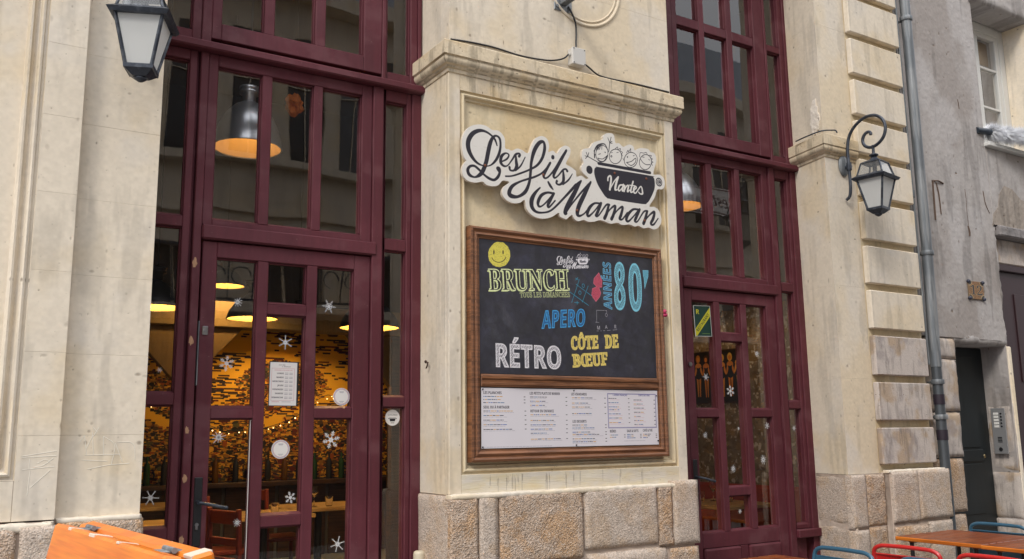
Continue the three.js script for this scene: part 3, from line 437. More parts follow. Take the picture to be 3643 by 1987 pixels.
// ---------- signs and prints on the central pier ----------
const DT = {"strokes":[[[2.6565,3.1736,0.0071],[2.6421,3.2083,0.0121],[2.6128,3.2325,0.0111],[2.5748,3.2471,0.013],[2.5339,3.2442,0.0189],[2.4904,3.2179,0.0237],[2.4626,3.1705,0.0256],[2.464,3.1189,0.0246],[2.4894,3.0738,0.0188],[2.5237,3.0454,0.0129],[2.5641,3.0359,0.007],[2.6049,3.0431,0.007],[2.6405,3.0736,0.0131],[2.6678,3.1199,0.0162],[2.6804,3.1749,0.0132],[2.675,3.2191,0.0132],[2.6513,3.2326,0.0111],[2.6274,3.2164,0.0161],[2.6093,3.1791,0.0221],[2.594,3.1188,0.0236],[2.5818,3.0646,0.023],[2.5609,3.0095,0.023],[2.5375,2.9776,0.0199],[2.5029,2.9587,0.0099],[2.4687,2.9677,0.0177],[2.4575,2.9943,0.0177],[2.4719,3.018,0.0138],[2.5005,3.0253,0.0129],[2.5291,3.01,0.0139],[2.5636,2.984,0.012],[2.5983,2.9656,0.0151],[2.6333,2.9602,0.0141],[2.6601,2.9822,0.0162],[2.6723,3.0102,0.0152],[2.6672,3.0294,0.0254],[2.6613,3.0337,0.0223]],[[2.6911,3.0814,0.0081],[2.7243,3.1023,0.0102],[2.7379,3.1283,0.0092],[2.7158,3.136,0.0092],[2.6873,3.1125,0.0173],[2.6809,3.0745,0.0173],[2.7026,3.0552,0.0122],[2.7297,3.0634,0.0072],[2.7604,3.1026,0.0093],[2.7853,3.1384,0.0124],[2.8099,3.1487,0.0104],[2.8158,3.1406,0.0145],[2.8096,3.1305,0.0145]],[[2.7865,3.136,0.0093],[2.7895,3.0964,0.0176],[2.7914,3.0647,0.0196],[2.7715,3.0379,0.0113],[2.7462,3.0368,0.0113],[2.7416,3.0531,0.0144]],[[2.7837,3.0392,0.0083],[2.8208,3.0745,0.0093],[2.8538,3.1331,0.0052]],[[2.7137,2.9941,0.0092],[2.7589,3.0027,0.0093],[2.82,3.028,0.0104],[2.882,3.0584,0.0105],[2.9388,3.0949,0.0137],[2.9777,3.1469,0.017],[2.9969,3.21,0.0192],[2.9895,3.2498,0.0159],[2.9576,3.2391,0.0212],[2.922,3.187,0.0232],[2.8986,3.1131,0.0178],[2.8911,3.0474,0.0168],[2.8805,2.9817,0.0168],[2.8516,2.9193,0.0198],[2.7992,2.8817,0.0155],[2.7509,2.8796,0.0247],[2.7369,2.8987,0.0236],[2.7579,2.9383,0.0185],[2.8068,2.9714,0.0114],[2.8685,2.9987,0.0115],[2.9184,3.0192,0.0116],[2.9691,3.0481,0.0106],[3.0079,3.0863,0.0107],[3.0375,3.1261,0.0118]],[[3.0356,3.1242,0.0139],[2.9979,3.0631,0.017],[2.9852,3.0342,0.0159],[2.9969,3.0223,0.0107],[3.0258,3.04,0.0096],[3.072,3.0958,0.0108],[3.1258,3.1754,0.0141],[3.1598,3.224,0.0131]],[[3.1585,3.2216,0.0142],[3.0984,3.1217,0.0173],[3.0613,3.056,0.0172],[3.0653,3.0348,0.0118],[3.09,3.0492,0.0086],[3.13,3.0934,0.0109],[3.1531,3.1023,0.0109],[3.1626,3.0916,0.0153]],[[3.1319,3.0882,0.0109],[3.1339,3.0446,0.0185],[3.1279,3.0163,0.0163],[3.1015,2.9963,0.0119],[3.0791,3.0013,0.0119],[3.0828,3.0165,0.0151]],[[3.1275,3.001,0.0087],[3.1708,3.0361,0.0098],[3.2015,3.0791,0.0044]],[[3.0571,3.1669,0.0204],[3.0557,3.1612,0.0204]],[[3.0185,3.001,0.0118],[3.0339,2.9788,0.0161],[3.0525,2.9597,0.0075]],[[2.9577,2.9576,0.0085],[2.9194,2.9177,0.0179],[2.895,2.8719,0.0263],[2.8972,2.8298,0.0231],[2.9263,2.8042,0.0148],[2.9761,2.8049,0.0106],[3.0332,2.8252,0.0107],[3.0984,2.8818,0.0119],[3.1717,2.9566,0.0131],[3.2259,3.0135,0.0143]],[[3.0582,2.9334,0.014],[3.0106,2.9341,0.0128],[2.966,2.9105,0.018],[2.9413,2.8672,0.019],[2.9457,2.8411,0.0138],[2.9708,2.8469,0.0085],[3.0158,2.8874,0.0107],[3.0582,2.935,0.0118]],[[3.0582,2.935,0.0151],[3.0283,2.8837,0.0171],[3.0118,2.8547,0.0171],[3.0223,2.8453,0.0107],[3.0667,2.8913,0.0086]],[[3.1157,2.8992,0.0114],[3.1729,2.9545,0.0125],[3.231,3.0137,0.0147],[3.2686,3.0454,0.0084]],[[3.2666,3.0425,0.0116],[3.2103,2.9532,0.0262],[3.1579,2.8683,0.027],[3.1394,2.8247,0.0239],[3.1491,2.8207,0.0135]],[[3.1411,2.8187,0.0093],[3.1894,2.8827,0.0094],[3.274,2.9775,0.0116],[3.3435,3.0479,0.0107]],[[3.3414,3.0439,0.0128],[3.2926,2.9641,0.0254],[3.2456,2.8793,0.0274],[3.2315,2.8306,0.0231],[3.2467,2.8168,0.0137],[3.282,2.834,0.0085],[3.3148,2.8669,0.0096]],[[3.4131,2.9161,0.0119],[3.3677,2.912,0.0118],[3.328,2.879,0.0192],[3.3087,2.8373,0.0181],[3.321,2.8246,0.0128],[3.3659,2.8626,0.0086],[3.4198,2.9212,0.0129],[3.3882,2.8547,0.0193],[3.3758,2.8332,0.0139],[3.3972,2.8373,0.0086],[3.4586,2.9112,0.0108],[3.4851,2.9172,0.0131]],[[3.4797,2.9128,0.0152],[3.4618,2.8583,0.0195],[3.4435,2.8253,0.0206]],[[3.4435,2.8263,0.0065],[3.4905,2.8884,0.0087],[3.5326,2.9151,0.0153],[3.5171,2.8596,0.0186],[3.4992,2.8265,0.0196]],[[3.4993,2.8275,0.0065],[3.5502,2.8904,0.0088],[3.5928,2.9161,0.0144],[3.577,2.8614,0.0188],[3.5652,2.8358,0.0154],[3.588,2.8358,0.0099],[3.6304,2.8839,0.0089]],[[3.7205,2.9156,0.0124],[3.6792,2.9105,0.0134],[3.6367,2.8739,0.0189],[3.6196,2.8367,0.0178],[3.6381,2.8281,0.0122],[3.6841,2.8687,0.009],[3.7344,2.9184,0.0135],[3.7021,2.8599,0.0191],[3.6907,2.8352,0.0146],[3.7133,2.8368,0.009],[3.7684,2.9061,0.0102],[3.8,2.9143,0.0125]],[[3.7964,2.9111,0.0159],[3.7801,2.8636,0.0193],[3.7624,2.8277,0.0204]],[[3.7625,2.8299,0.0068],[3.809,2.8835,0.0091],[3.8576,2.9158,0.016],[3.8468,2.8714,0.0195],[3.8253,2.8343,0.016],[3.8482,2.8303,0.0115],[3.8894,2.8764,0.0069]],[[3.3353,3.1279,0.0426],[3.3352,3.1225,0.0426]],[[3.4098,3.1783,0.0172],[3.8345,3.1787,0.0183]]],"pot":[[3.372,3.1242],[3.3772,3.1411],[3.3925,3.1514],[3.422,3.1542],[3.837,3.1589],[3.8614,3.1523],[3.8723,3.1303],[3.868,3.0738],[3.829,3.0019],[3.7993,2.9693],[3.757,2.9568],[3.4999,2.9566],[3.4639,2.9627],[3.4416,2.9812],[3.3981,3.0368],[3.3754,3.0925]],"copy":[3.9098,3.1255],"nantes":[[[3.4795,3.075,0.0087],[3.483,3.0972,0.0098],[3.5007,3.1095,0.0109],[3.5066,3.0897,0.0131],[3.4931,3.0176,0.0131]],[[3.4931,3.0187,0.0065],[3.5313,3.0769,0.0077],[3.5662,3.1118,0.0099]],[[3.5626,3.1058,0.0121],[3.5454,3.0626,0.0143],[3.5372,3.0246,0.0132],[3.5526,3.0256,0.0077]],[[3.6033,3.0641,0.0077],[3.576,3.0571,0.0099],[3.5629,3.0324,0.011],[3.5704,3.0199,0.0088],[3.5935,3.042,0.0066],[3.6061,3.0666,0.01],[3.5948,3.0248,0.011],[3.6114,3.0336,0.0066]],[[3.6166,3.0605,0.0111],[3.6095,3.0224,0.0111]],[[3.6096,3.0235,0.0066],[3.6315,3.0592,0.0078],[3.648,3.0631,0.0111],[3.6381,3.0252,0.0111],[3.6563,3.0369,0.0067]],[[3.6879,3.0989,0.0101],[3.6643,3.0325,0.0112],[3.6763,3.0259,0.0089],[3.6955,3.0422,0.0067]],[[3.6578,3.07,0.0067],[3.7017,3.0705,0.0067]],[[3.6907,3.0415,0.0067],[3.7121,3.0582,0.009],[3.7071,3.0685,0.0079],[3.6912,3.0526,0.0112],[3.6914,3.0268,0.0101],[3.7085,3.0258,0.0079],[3.7523,3.0736,0.0079],[3.764,3.0293,0.0113],[3.7429,3.0238,0.0079],[3.7316,3.0333,0.0079]]],"kids":[[[3.4875,3.2509,0.0033],[3.4792,3.2263,0.0033],[3.4629,3.2059,0.0033],[3.4418,3.1937,0.0032],[3.4202,3.1919,0.0032],[3.4023,3.201,0.0032],[3.3916,3.219,0.0032],[3.3901,3.2425,0.0032],[3.3983,3.2669,0.0032],[3.4144,3.2873,0.0032],[3.4354,3.2998,0.0032],[3.4572,3.3018,0.0032],[3.4753,3.2928,0.0033],[3.4861,3.2746,0.0033],[3.4875,3.2509,0.0033]],[[3.5993,3.2538,0.0033],[3.5933,3.2319,0.0033],[3.5784,3.2127,0.0033],[3.5576,3.2003,0.0033],[3.5351,3.1968,0.0033],[3.5153,3.2031,0.0033],[3.502,3.2178,0.0033],[3.4979,3.238,0.0033],[3.5037,3.2598,0.0033],[3.5183,3.2789,0.0033],[3.539,3.2915,0.0033],[3.5616,3.2951,0.0033],[3.5817,3.289,0.0033],[3.5951,3.2742,0.0033],[3.5993,3.2538,0.0033]],[[3.73,3.244,0.0034],[3.7197,3.2211,0.0034],[3.7005,3.2023,0.0034],[3.6764,3.1914,0.0034],[3.6523,3.1906,0.0033],[3.6327,3.1998,0.0033],[3.6215,3.2173,0.0033],[3.6209,3.2396,0.0033],[3.6311,3.2624,0.0033],[3.65,3.2812,0.0033],[3.674,3.2923,0.0033],[3.6983,3.2934,0.0034],[3.7182,3.2842,0.0034],[3.7295,3.2666,0.0034],[3.73,3.244,0.0034]],[[3.8507,3.25,0.0034],[3.8419,3.2267,0.0034],[3.8247,3.2072,0.0034],[3.8025,3.1954,0.0034],[3.7797,3.1936,0.0034],[3.7608,3.2021,0.0034],[3.7495,3.2192,0.0034],[3.748,3.2415,0.0034],[3.7566,3.2647,0.0034],[3.7736,3.2842,0.0034],[3.7957,3.2961,0.0034],[3.8186,3.2981,0.0034],[3.8377,3.2897,0.0034],[3.8492,3.2725,0.0034],[3.8507,3.25,0.0034]],[[3.3784,3.2112,0.0043],[3.3785,3.2491,0.0048],[3.3906,3.2781,0.0064],[3.4144,3.301,0.0075],[3.461,3.314,0.0054],[3.4863,3.2826,0.0033]],[[3.3904,3.2726,0.0048],[3.3747,3.2539,0.0037]],[[3.4075,3.2917,0.0054],[3.3932,3.2595,0.0038]],[[3.4209,3.3004,0.0054],[3.4066,3.2671,0.0038]],[[3.4309,3.3037,0.0043],[3.4198,3.2719,0.0032]],[[3.4408,3.3036,0.0032],[3.4384,3.2749,0.0027]],[[3.3825,3.2335,0.0048],[3.3803,3.2088,0.0032]],[[3.4045,3.2126,0.0032],[3.4439,3.2133,0.0032],[3.4814,3.2409,0.0033]],[[3.4045,3.2126,0.0032],[3.4203,3.1961,0.0032],[3.4534,3.2012,0.0032],[3.4814,3.2409,0.0033]],[[3.412,3.2381,0.0032],[3.4267,3.2448,0.0032]],[[3.4642,3.2605,0.0054],[3.4655,3.2596,0.0054]],[[3.4003,3.1865,0.0038],[3.3298,3.2091,0.0037]],[[3.3298,3.2091,0.0032],[3.3041,3.2115,0.0032]],[[3.3253,3.211,0.0032],[3.3133,3.236,0.0032]],[[3.3253,3.211,0.0032],[3.3339,3.2366,0.0032]],[[3.32,3.2075,0.0032],[3.3068,3.1948,0.0032]],[[3.4937,3.2674,0.0038],[3.5048,3.3295,0.0038]],[[3.5048,3.3295,0.0033],[3.4908,3.3612,0.0033]],[[3.5063,3.3325,0.0033],[3.5178,3.3702,0.0033]],[[3.5083,3.3328,0.0033],[3.5234,3.3424,0.0033]],[[3.5068,3.3287,0.0033],[3.5249,3.33,0.0033]],[[3.547,3.2951,0.0027],[3.5679,3.3123,0.0027],[3.5707,3.2973,0.0028],[3.5913,3.305,0.0028],[3.5887,3.2908,0.0028],[3.6073,3.2827,0.0028],[3.6,3.2705,0.0028],[3.6076,3.2579,0.0028]],[[3.52,3.242,0.0033],[3.5172,3.2368,0.0033],[3.5118,3.236,0.0033],[3.5093,3.2403,0.0033],[3.5122,3.2455,0.0033],[3.5175,3.2463,0.0033],[3.52,3.242,0.0033]],[[3.5595,3.2723,0.0027],[3.5732,3.2773,0.0028]],[[3.5156,3.2654,0.0027],[3.5244,3.2679,0.0027]],[[3.6415,3.2853,0.0028],[3.6547,3.3041,0.0028],[3.659,3.2937,0.0028],[3.6774,3.3188,0.0028],[3.6765,3.2992,0.0028],[3.6886,3.2928,0.0028]],[[3.6472,3.2585,0.0067],[3.6478,3.2564,0.0067]],[[3.6973,3.273,0.0034],[3.7064,3.2761,0.0034]],[[3.6386,3.2185,0.0033],[3.6803,3.2332,0.0034],[3.716,3.2592,0.0034],[3.7112,3.2295,0.0034],[3.6756,3.2047,0.0033],[3.6386,3.2185,0.0033]],[[3.6091,3.2443,0.0028],[3.6153,3.2315,0.0028]],[[3.7515,3.2748,0.0028],[3.7563,3.3007,0.0028],[3.7705,3.3058,0.0028],[3.788,3.3057,0.0028],[3.8095,3.3131,0.0028],[3.8214,3.2981,0.0028],[3.8527,3.299,0.0029],[3.8433,3.2823,0.0029],[3.8608,3.2777,0.0029],[3.8495,3.2647,0.0029],[3.8646,3.2557,0.0029],[3.8521,3.2465,0.0029],[3.8585,3.2322,0.0029]],[[3.7591,3.2592,0.0034],[3.7778,3.2397,0.0034],[3.8053,3.2298,0.0034],[3.8373,3.2347,0.0034]],[[3.7761,3.2775,0.0034],[3.7902,3.278,0.0034]],[[3.8285,3.2699,0.0034],[3.8353,3.2653,0.0034]]],"outline":[[2.4493,3.0495],[2.4297,3.0774],[2.4203,3.1325],[2.4245,3.1849],[2.4475,3.233],[2.4849,3.2656],[2.5372,3.2827],[2.5839,3.2814],[2.625,3.2637],[2.6607,3.2672],[2.6904,3.2536],[2.711,3.2224],[2.7132,3.1669],[2.7372,3.1639],[2.7583,3.1582],[2.7981,3.1779],[2.8348,3.1731],[2.8593,3.1608],[2.8842,3.1675],[2.9006,3.2107],[2.9298,3.2618],[2.9777,3.2862],[3.0187,3.2712],[3.0304,3.2264],[3.0232,3.1923],[3.0588,3.2062],[3.0874,3.1915],[3.1176,3.2322],[3.1542,3.2548],[3.1899,3.2411],[3.1853,3.1958],[3.1541,3.1383],[3.1864,3.1239],[3.2254,3.1047],[3.2304,3.0954],[3.2339,3.0669],[3.271,3.0775],[3.3055,3.0612],[3.3251,3.0719],[3.2812,3.1002],[3.2729,3.1362],[3.2917,3.1657],[3.2782,3.201],[3.2894,3.251],[3.3416,3.2702],[3.3755,3.3109],[3.4476,3.343],[3.4497,3.3642],[3.4805,3.3886],[3.5243,3.3961],[3.5438,3.3801],[3.5521,3.3373],[3.5826,3.3395],[3.6158,3.3211],[3.6648,3.3447],[3.699,3.3391],[3.713,3.3123],[3.7544,3.3341],[3.825,3.3398],[3.8454,3.3233],[3.8807,3.3176],[3.8963,3.2747],[3.8713,3.206],[3.8646,3.173],[3.8874,3.1729],[3.9233,3.177],[3.9566,3.1535],[3.9591,3.1087],[3.936,3.0802],[3.8927,3.0716],[3.8647,3.0121],[3.8193,2.9497],[3.8615,2.9506],[3.896,2.9326],[3.9087,2.9064],[3.9171,2.863],[3.8897,2.8157],[3.8465,2.7972],[3.805,2.8052],[3.7629,2.7961],[3.7188,2.8075],[3.6876,2.7986],[3.6473,2.8076],[3.5863,2.798],[3.5468,2.8079],[3.4934,2.7954],[3.4544,2.8027],[3.4091,2.8086],[3.357,2.7931],[3.3121,2.7879],[3.2807,2.7958],[3.2362,2.7818],[3.2054,2.7963],[3.1905,2.8169],[3.1493,2.7846],[3.1408,2.7842],[3.1025,2.7959],[3.0903,2.8176],[3.0386,2.7857],[2.969,2.7669],[2.901,2.7774],[2.8588,2.8145],[2.8445,2.8665],[2.8107,2.8453],[2.7563,2.8374],[2.7088,2.8558],[2.6885,2.887],[2.6979,2.9248],[2.739,2.9609],[2.6937,2.965],[2.6624,2.933],[2.6212,2.9206],[2.5804,2.9243],[2.5574,2.9391],[2.5055,2.9267],[2.4544,2.9324],[2.4235,2.9637],[2.4237,3.0097]],"screws":[[2.574,3.0395],[2.9828,3.0419],[3.2302,2.8502],[3.5369,3.1321],[3.8005,3.1325],[3.7725,2.8491]],"text":{"BRUNCH":[[2.6036,2.4262],[3.1757,2.4705],[2.6106,2.3082]],"TOUS":[[2.8194,2.3113],[3.181,2.3384],[2.8225,2.2825]],"RETRO":[[2.64,2.0068],[3.1112,2.006],[2.6412,1.8743]],"APERO":[[2.9775,2.2134],[3.3001,2.2448],[2.9715,2.1076]],"COTE":[[3.18,2.062],[3.3887,2.0784],[3.1801,1.9907]],"DE":[[3.4373,2.0824],[3.5452,2.0915],[3.4398,2.0099]],"BOEUF":[[3.1868,1.955],[3.455,1.9772],[3.1911,1.8859]],"ANNEES":[[3.4402,2.2553],[3.441,2.5534],[3.5037,2.2531]],"8":[[3.526,2.5561],[3.6236,2.5618],[3.5193,2.2602]],"0":[[3.6406,2.5565],[3.7548,2.5641],[3.6414,2.2585]],"q":[[3.7673,2.5235],[3.812,2.5261],[3.7697,2.408]],"mini":[[3.0843,2.5833],[3.3519,2.6109],[3.0811,2.4598]],"smile":[[2.682,2.5254],[2.7578,2.5325],[2.681,2.4497]]},"chalk":{"ttt":[[[3.2562,2.4237],[3.1936,2.2754]],[[3.3234,2.3899],[3.2735,2.283]],[[3.1797,2.3418],[3.3229,2.2659]],[[3.2282,2.3929],[3.3487,2.3275]],[[3.2258,2.4303],[3.2488,2.4201]],[[3.2268,2.4166],[3.2463,2.4349]],[[3.2138,2.2779],[3.2501,2.2785]],[[3.2344,2.2881],[3.2352,2.2662]]],"o":[[3.285,2.387],[3.2579,2.3414]],"lips":[[3.4087,2.4784],[3.4226,2.4491],[3.4318,2.4316],[3.4279,2.3887],[3.4052,2.3858],[3.419,2.3517],[3.4106,2.3269],[3.3795,2.2947],[3.3579,2.3173],[3.3474,2.3346],[3.3548,2.3742],[3.3888,2.3876],[3.3649,2.4082],[3.3697,2.4388]],"hang":[[[3.3711,2.1656],[3.4008,2.1654]],[[3.3807,2.1661],[3.3827,2.2409],[3.4608,2.2433],[3.4602,2.2263]],[[3.3788,2.1124],[3.3951,2.1126]],[[3.4064,2.1138],[3.4176,2.1143]],[[3.4289,2.116],[3.4439,2.1168]],[[3.459,2.1181],[3.4893,2.122]],[[3.5046,2.1233],[3.5391,2.128]]],"hango":[3.4575,2.2153],"mar":[[3.3806,2.1214],[3.4444,2.1294],[3.5165,2.1354]]},"flakes":[[1.29,2.2054,0.0321],[1.799,2.2139,0.0453],[1.5555,2.0011,0.0435],[1.2453,1.8782,0.0459],[0.9138,1.8354,0.016],[1.2198,1.4975,0.0426],[1.8268,1.4751,0.0562],[0.9032,1.2091,0.0431],[1.6071,1.1764,0.0352],[1.33,1.0648,0.0259],[1.8763,0.9176,0.0461],[5.2014,2.0677,0.0305],[4.6633,1.88,0.0347],[4.9036,1.7825,0.0476],[4.6298,1.4644,0.0317],[4.9658,1.5091,0.0171],[5.2669,1.528,0.0287],[5.5607,1.5056,0.0293],[4.8892,1.2234,0.0342],[5.2052,1.2799,0.043],[4.9342,0.9206,0.0187]],"round":[[1.8836,1.7111,0.0486],[1.5464,1.4301,0.0492],[2.1945,1.5947,0.0453]],"hours":[[1.471,1.8966],[1.6354,1.8983],[1.6332,1.655],[1.4723,1.6585]],"resto":[[4.5701,2.3968],[4.7389,2.4046],[4.7433,2.1758],[4.5783,2.1713]]};
function spline(pts, step) { // catmull-rom through [x,y,w]
  const out = [];
  for (let i = 0; i + 1 < pts.length; i++) {
    const p0 = pts[Math.max(0, i - 1)], p1 = pts[i], p2 = pts[i + 1], p3 = pts[Math.min(pts.length - 1, i + 2)], n = Math.max(2, Math.ceil(Math.hypot(p2[0] - p1[0], p2[1] - p1[1]) / step));
    for (let k = 0; k < n; k++) { const t = k / n, t2 = t * t, t3 = t2 * t; out.push(p1.map((_, j) => 0.5 * (2 * p1[j] + (p2[j] - p0[j]) * t + (2 * p0[j] - 5 * p1[j] + 4 * p2[j] - p3[j]) * t2 + (3 * p1[j] - p0[j] - 3 * p2[j] + p3[j]) * t3))); }
  }
  out.push(pts[pts.length - 1]); return out;
}
function drawStrokes(ctx, strokes, f, k, step = 0.002, grow = 1) { for (const s of strokes) for (const [x, y, w] of spline(s, step)) { const [a, b] = f(x, y); ctx.beginPath(); ctx.arc(a, b, Math.max(0.35, w * k * 0.5 * grow), 0, 7); ctx.fill(); } }
function drawLogo(ctx, f, k, ink, paper, grow = 1) {
  ctx.fillStyle = ink; drawStrokes(ctx, DT.strokes, f, k, 0.002, grow * 1.14);
  ctx.beginPath(); spline([...DT.pot.map((p) => [...p, 0]), [...DT.pot[0], 0]], 0.01).forEach(([x, y], i) => { const q = f(x, y); i ? ctx.lineTo(...q) : ctx.moveTo(...q); }); ctx.fill();
  drawStrokes(ctx, DT.kids, f, k, 0.002, grow * 1.45);
  const [cx, cy] = f(...DT.copy); ctx.beginPath(); ctx.ellipse(cx, cy, 0.028 * k, 0.030 * k, 0, 0, 7); ctx.fill();
  ctx.fillStyle = ctx.strokeStyle = paper; drawStrokes(ctx, DT.nantes, f, k, 0.002, grow * 1.12);
  ctx.lineWidth = 0.004 * k; ctx.beginPath(); ctx.arc(cx, cy, 0.0195 * k, 0, 7); ctx.stroke(); ctx.beginPath(); ctx.arc(cx, cy, 0.0095 * k, 0.7, 5.6); ctx.stroke();
}
const SX0 = 2.40, SX1 = 4.0, SY0 = 2.74, SY1 = 3.42;
{
  const W = 1600, H = 680, [c, ctx] = canvas(W, H), k = W / (SX1 - SX0), f = (x, y) => [(x - SX0) * k, H - (y - SY0) * H / (SY1 - SY0)];
  ctx.fillStyle = '#d6d2cc'; ctx.fillRect(0, 0, W, H);
  const r = mulberry(8); for (let i = 0; i < 500; i++) { ctx.fillStyle = `rgba(120,105,90,${0.03 + 0.05 * r()})`; ctx.beginPath(); ctx.ellipse(r() * W, r() * H, 2 + r() * 16, 1 + r() * 6, 0, 0, 7); ctx.fill(); }
  drawLogo(ctx, f, k, '#27252f', '#d6d2cc');
  const o = new THREE.Shape(spline([...DT.outline.map((p) => [...p, 0]), [...DT.outline[0], 0]], 0.01).map(([x, y]) => new THREE.Vector2(x, y)));
  const t = thing('shop_sign', 'white cut-out restaurant sign with black script lettering and cooking pot above chalkboard', 'sign', [0, 0, 0]);
  const body = new THREE.ExtrudeGeometry(o, { depth: 0.018, bevelEnabled: true, bevelThickness: 0.002, bevelSize: 0.002, bevelOffset: -0.002, bevelSegments: 1, curveSegments: 2 }); body.translate(0, 0, 0.017 + 0.002);
  mesh('sign_panel', boxUV(body), std({ color: lin(0.62, 0.55, 0.46), roughness: 0.7 }), t);
  const face = new THREE.ShapeGeometry(o, 2); face.scale(1, 1, 1); face.translate(0, 0, 0.0395); mesh('printed_face', uvRect(face, SX0, SX1, SY0, SY1), std({ map: texOf(c), roughness: 0.38 }), t);
  const rust = std({ color: lin(0.16, 0.055, 0.03), roughness: 0.8 });
  for (const [x, y] of DT.screws) { const g = new THREE.SphereGeometry(0.009, 12, 6, 0, 6.3, 0, 1.57); g.rotateX(Math.PI / 2); g.scale(1, 1, 0.6); g.translate(x, y, 0.0395); mesh('screw', [boxUV(g), rod([x, y, -0.035], [x, y, 0.018], 0.005)], rust, t); }
}
// chalkboard
const CX0 = 2.544, CX1 = 3.85, CY0 = 1.832, CY1 = 2.618;
{
  const W = 1300, H = Math.round(W * (CY1 - CY0) / (CX1 - CX0)), [c, ctx] = canvas(W, H), k = W / (CX1 - CX0), f = (x, y) => [(x - CX0) * k, (CY1 - y) * k];
  ctx.fillStyle = '#25242b'; ctx.fillRect(0, 0, W, H);
  const r = mulberry(21);
  for (let i = 0; i < 900; i++) { ctx.fillStyle = `rgba(150,155,180,${0.006 + 0.026 * r()})`; ctx.beginPath(); ctx.ellipse(r() * W, r() * H, 20 + r() * 110, 6 + r() * 34, r() * 3, 0, 7); ctx.fill(); }
  for (let i = 0; i < 160; i++) { ctx.strokeStyle = `rgba(190,190,205,${0.02 + 0.05 * r()})`; ctx.lineWidth = 0.5 + r() * 3; ctx.beginPath(); const x = r() * W, y = r() * H; ctx.moveTo(x, y); ctx.lineTo(x + (r() - 0.5) * 120, y + (r() - 0.5) * 40); ctx.stroke(); }
  const words = (s, q, font, capH, style) => {
    const [TL, TR, BL] = q.map((p) => f(...p)); ctx.save(); ctx.font = font; const w = ctx.measureText(s).width;
    ctx.setTransform((TR[0] - TL[0]) / w, (TR[1] - TL[1]) / w, (BL[0] - TL[0]) / capH, (BL[1] - TL[1]) / capH, TL[0], TL[1]);
    style(s, capH, w); ctx.restore();
  };
  const hatch = (stroke, fill, lw, dens, ang, sh) => (s, h, w) => {
    if (sh) { ctx.fillStyle = fill; ctx.fillText(s, -sh, h + sh * 0.6); ctx.fillStyle = '#211f25'; ctx.fillText(s, 0, h); }
    else { ctx.globalAlpha = 0.85; ctx.fillStyle = fill; ctx.fillText(s, 0, h); ctx.globalAlpha = 1; }
    ctx.strokeStyle = stroke; ctx.lineWidth = lw; ctx.strokeText(s, 0, h);
  };
  const B7 = (n, fam) => `bold ${n}px ${fam}`;
  words('BRUNCH', DT.text.BRUNCH, B7(100, 'serif'), 68, hatch('#dbe2ac', '#cbd494', 3.6, 0, 0, 6));
  words('TOUS LES DIMANCHES', DT.text.TOUS, B7(100, 'serif'), 68, hatch('#c9d196', '#8f9668', 3, 0, 0, 0));
  words('APERO', DT.text.APERO, B7(100, 'sans-serif'), 73, hatch('#3f9bd2', '#2368a4', 4, 0, 0, 0));
  // outlined words filled with hatching: paint hatch, then cut back outside the letters by drawing letters as a clip via composite on its own canvas
  const hatched = (s, q, font, capH, line, dens, dir, lw) => {
    const [c2, x2] = canvas(W, H), [TL, TR, BL] = q.map((p) => f(...p)); x2.font = font; const w = x2.measureText(s).width;
    const set = () => x2.setTransform((TR[0] - TL[0]) / w, (TR[1] - TL[1]) / w, (BL[0] - TL[0]) / capH, (BL[1] - TL[1]) / capH, TL[0], TL[1]);
    set(); x2.fillStyle = '#fff'; x2.fillText(s, 0, capH); x2.globalCompositeOperation = 'source-in'; x2.setTransform(1, 0, 0, 1, 0, 0); x2.fillStyle = '#2a2830'; x2.fillRect(0, 0, W, H); x2.globalCompositeOperation = 'source-atop';
    x2.strokeStyle = line; x2.lineWidth = dens * 0.5; for (let i = -W; i < W * 2; i += dens) { x2.beginPath(); x2.moveTo(i + r() * 2, 0); x2.lineTo(i + dir * H + r() * 3, H); x2.stroke(); }
    x2.globalCompositeOperation = 'source-over'; set(); x2.font = font; x2.strokeStyle = line; x2.lineWidth = lw; x2.strokeText(s, 0, capH); ctx.drawImage(c2, 0, 0);
  };
  hatched('RÉTRO', DT.text.RETRO, B7(100, 'sans-serif'), 73, '#dcd8dc', 6, -0.8, 4);
  hatched('8', DT.text['8'], B7(100, 'sans-serif'), 73, '#7cc4d8', 9, -0.7, 3.4); hatched('0', DT.text['0'], B7(100, 'sans-serif'), 73, '#7cc4d8', 9, -0.7, 3.4);
  { const [TL, TR, BL] = DT.text.q.map((p) => f(...p)); ctx.fillStyle = '#5d9db2'; ctx.strokeStyle = '#7cc4d8'; ctx.lineWidth = 3; ctx.beginPath(); ctx.moveTo(...TL); ctx.lineTo(...TR); ctx.lineTo(TR[0] - 3, (TR[1] * 2 + BL[1]) / 3); ctx.lineTo(BL[0] + 8, BL[1]); ctx.lineTo(BL[0] + 4, (TL[1] * 1.4 + BL[1]) / 2.4); ctx.lineTo(TL[0] + 2, (TL[1] * 2 + BL[1]) / 3); ctx.closePath(); ctx.fill(); ctx.stroke(); }
  words('ANNÉES', DT.text.ANNEES, B7(100, 'sans-serif'), 73, hatch('#6fb8d4', '#3d6f9c', 4, 0, 0, 0));
  for (const [s, q] of [['CÔTE', DT.text.COTE], ['DE', DT.text.DE], ['BŒUF', DT.text.BOEUF]]) words(s, q, B7(100, 'serif'), 68, hatch('#d9c268', '#cbb04c', 9, 0, 0, 0));
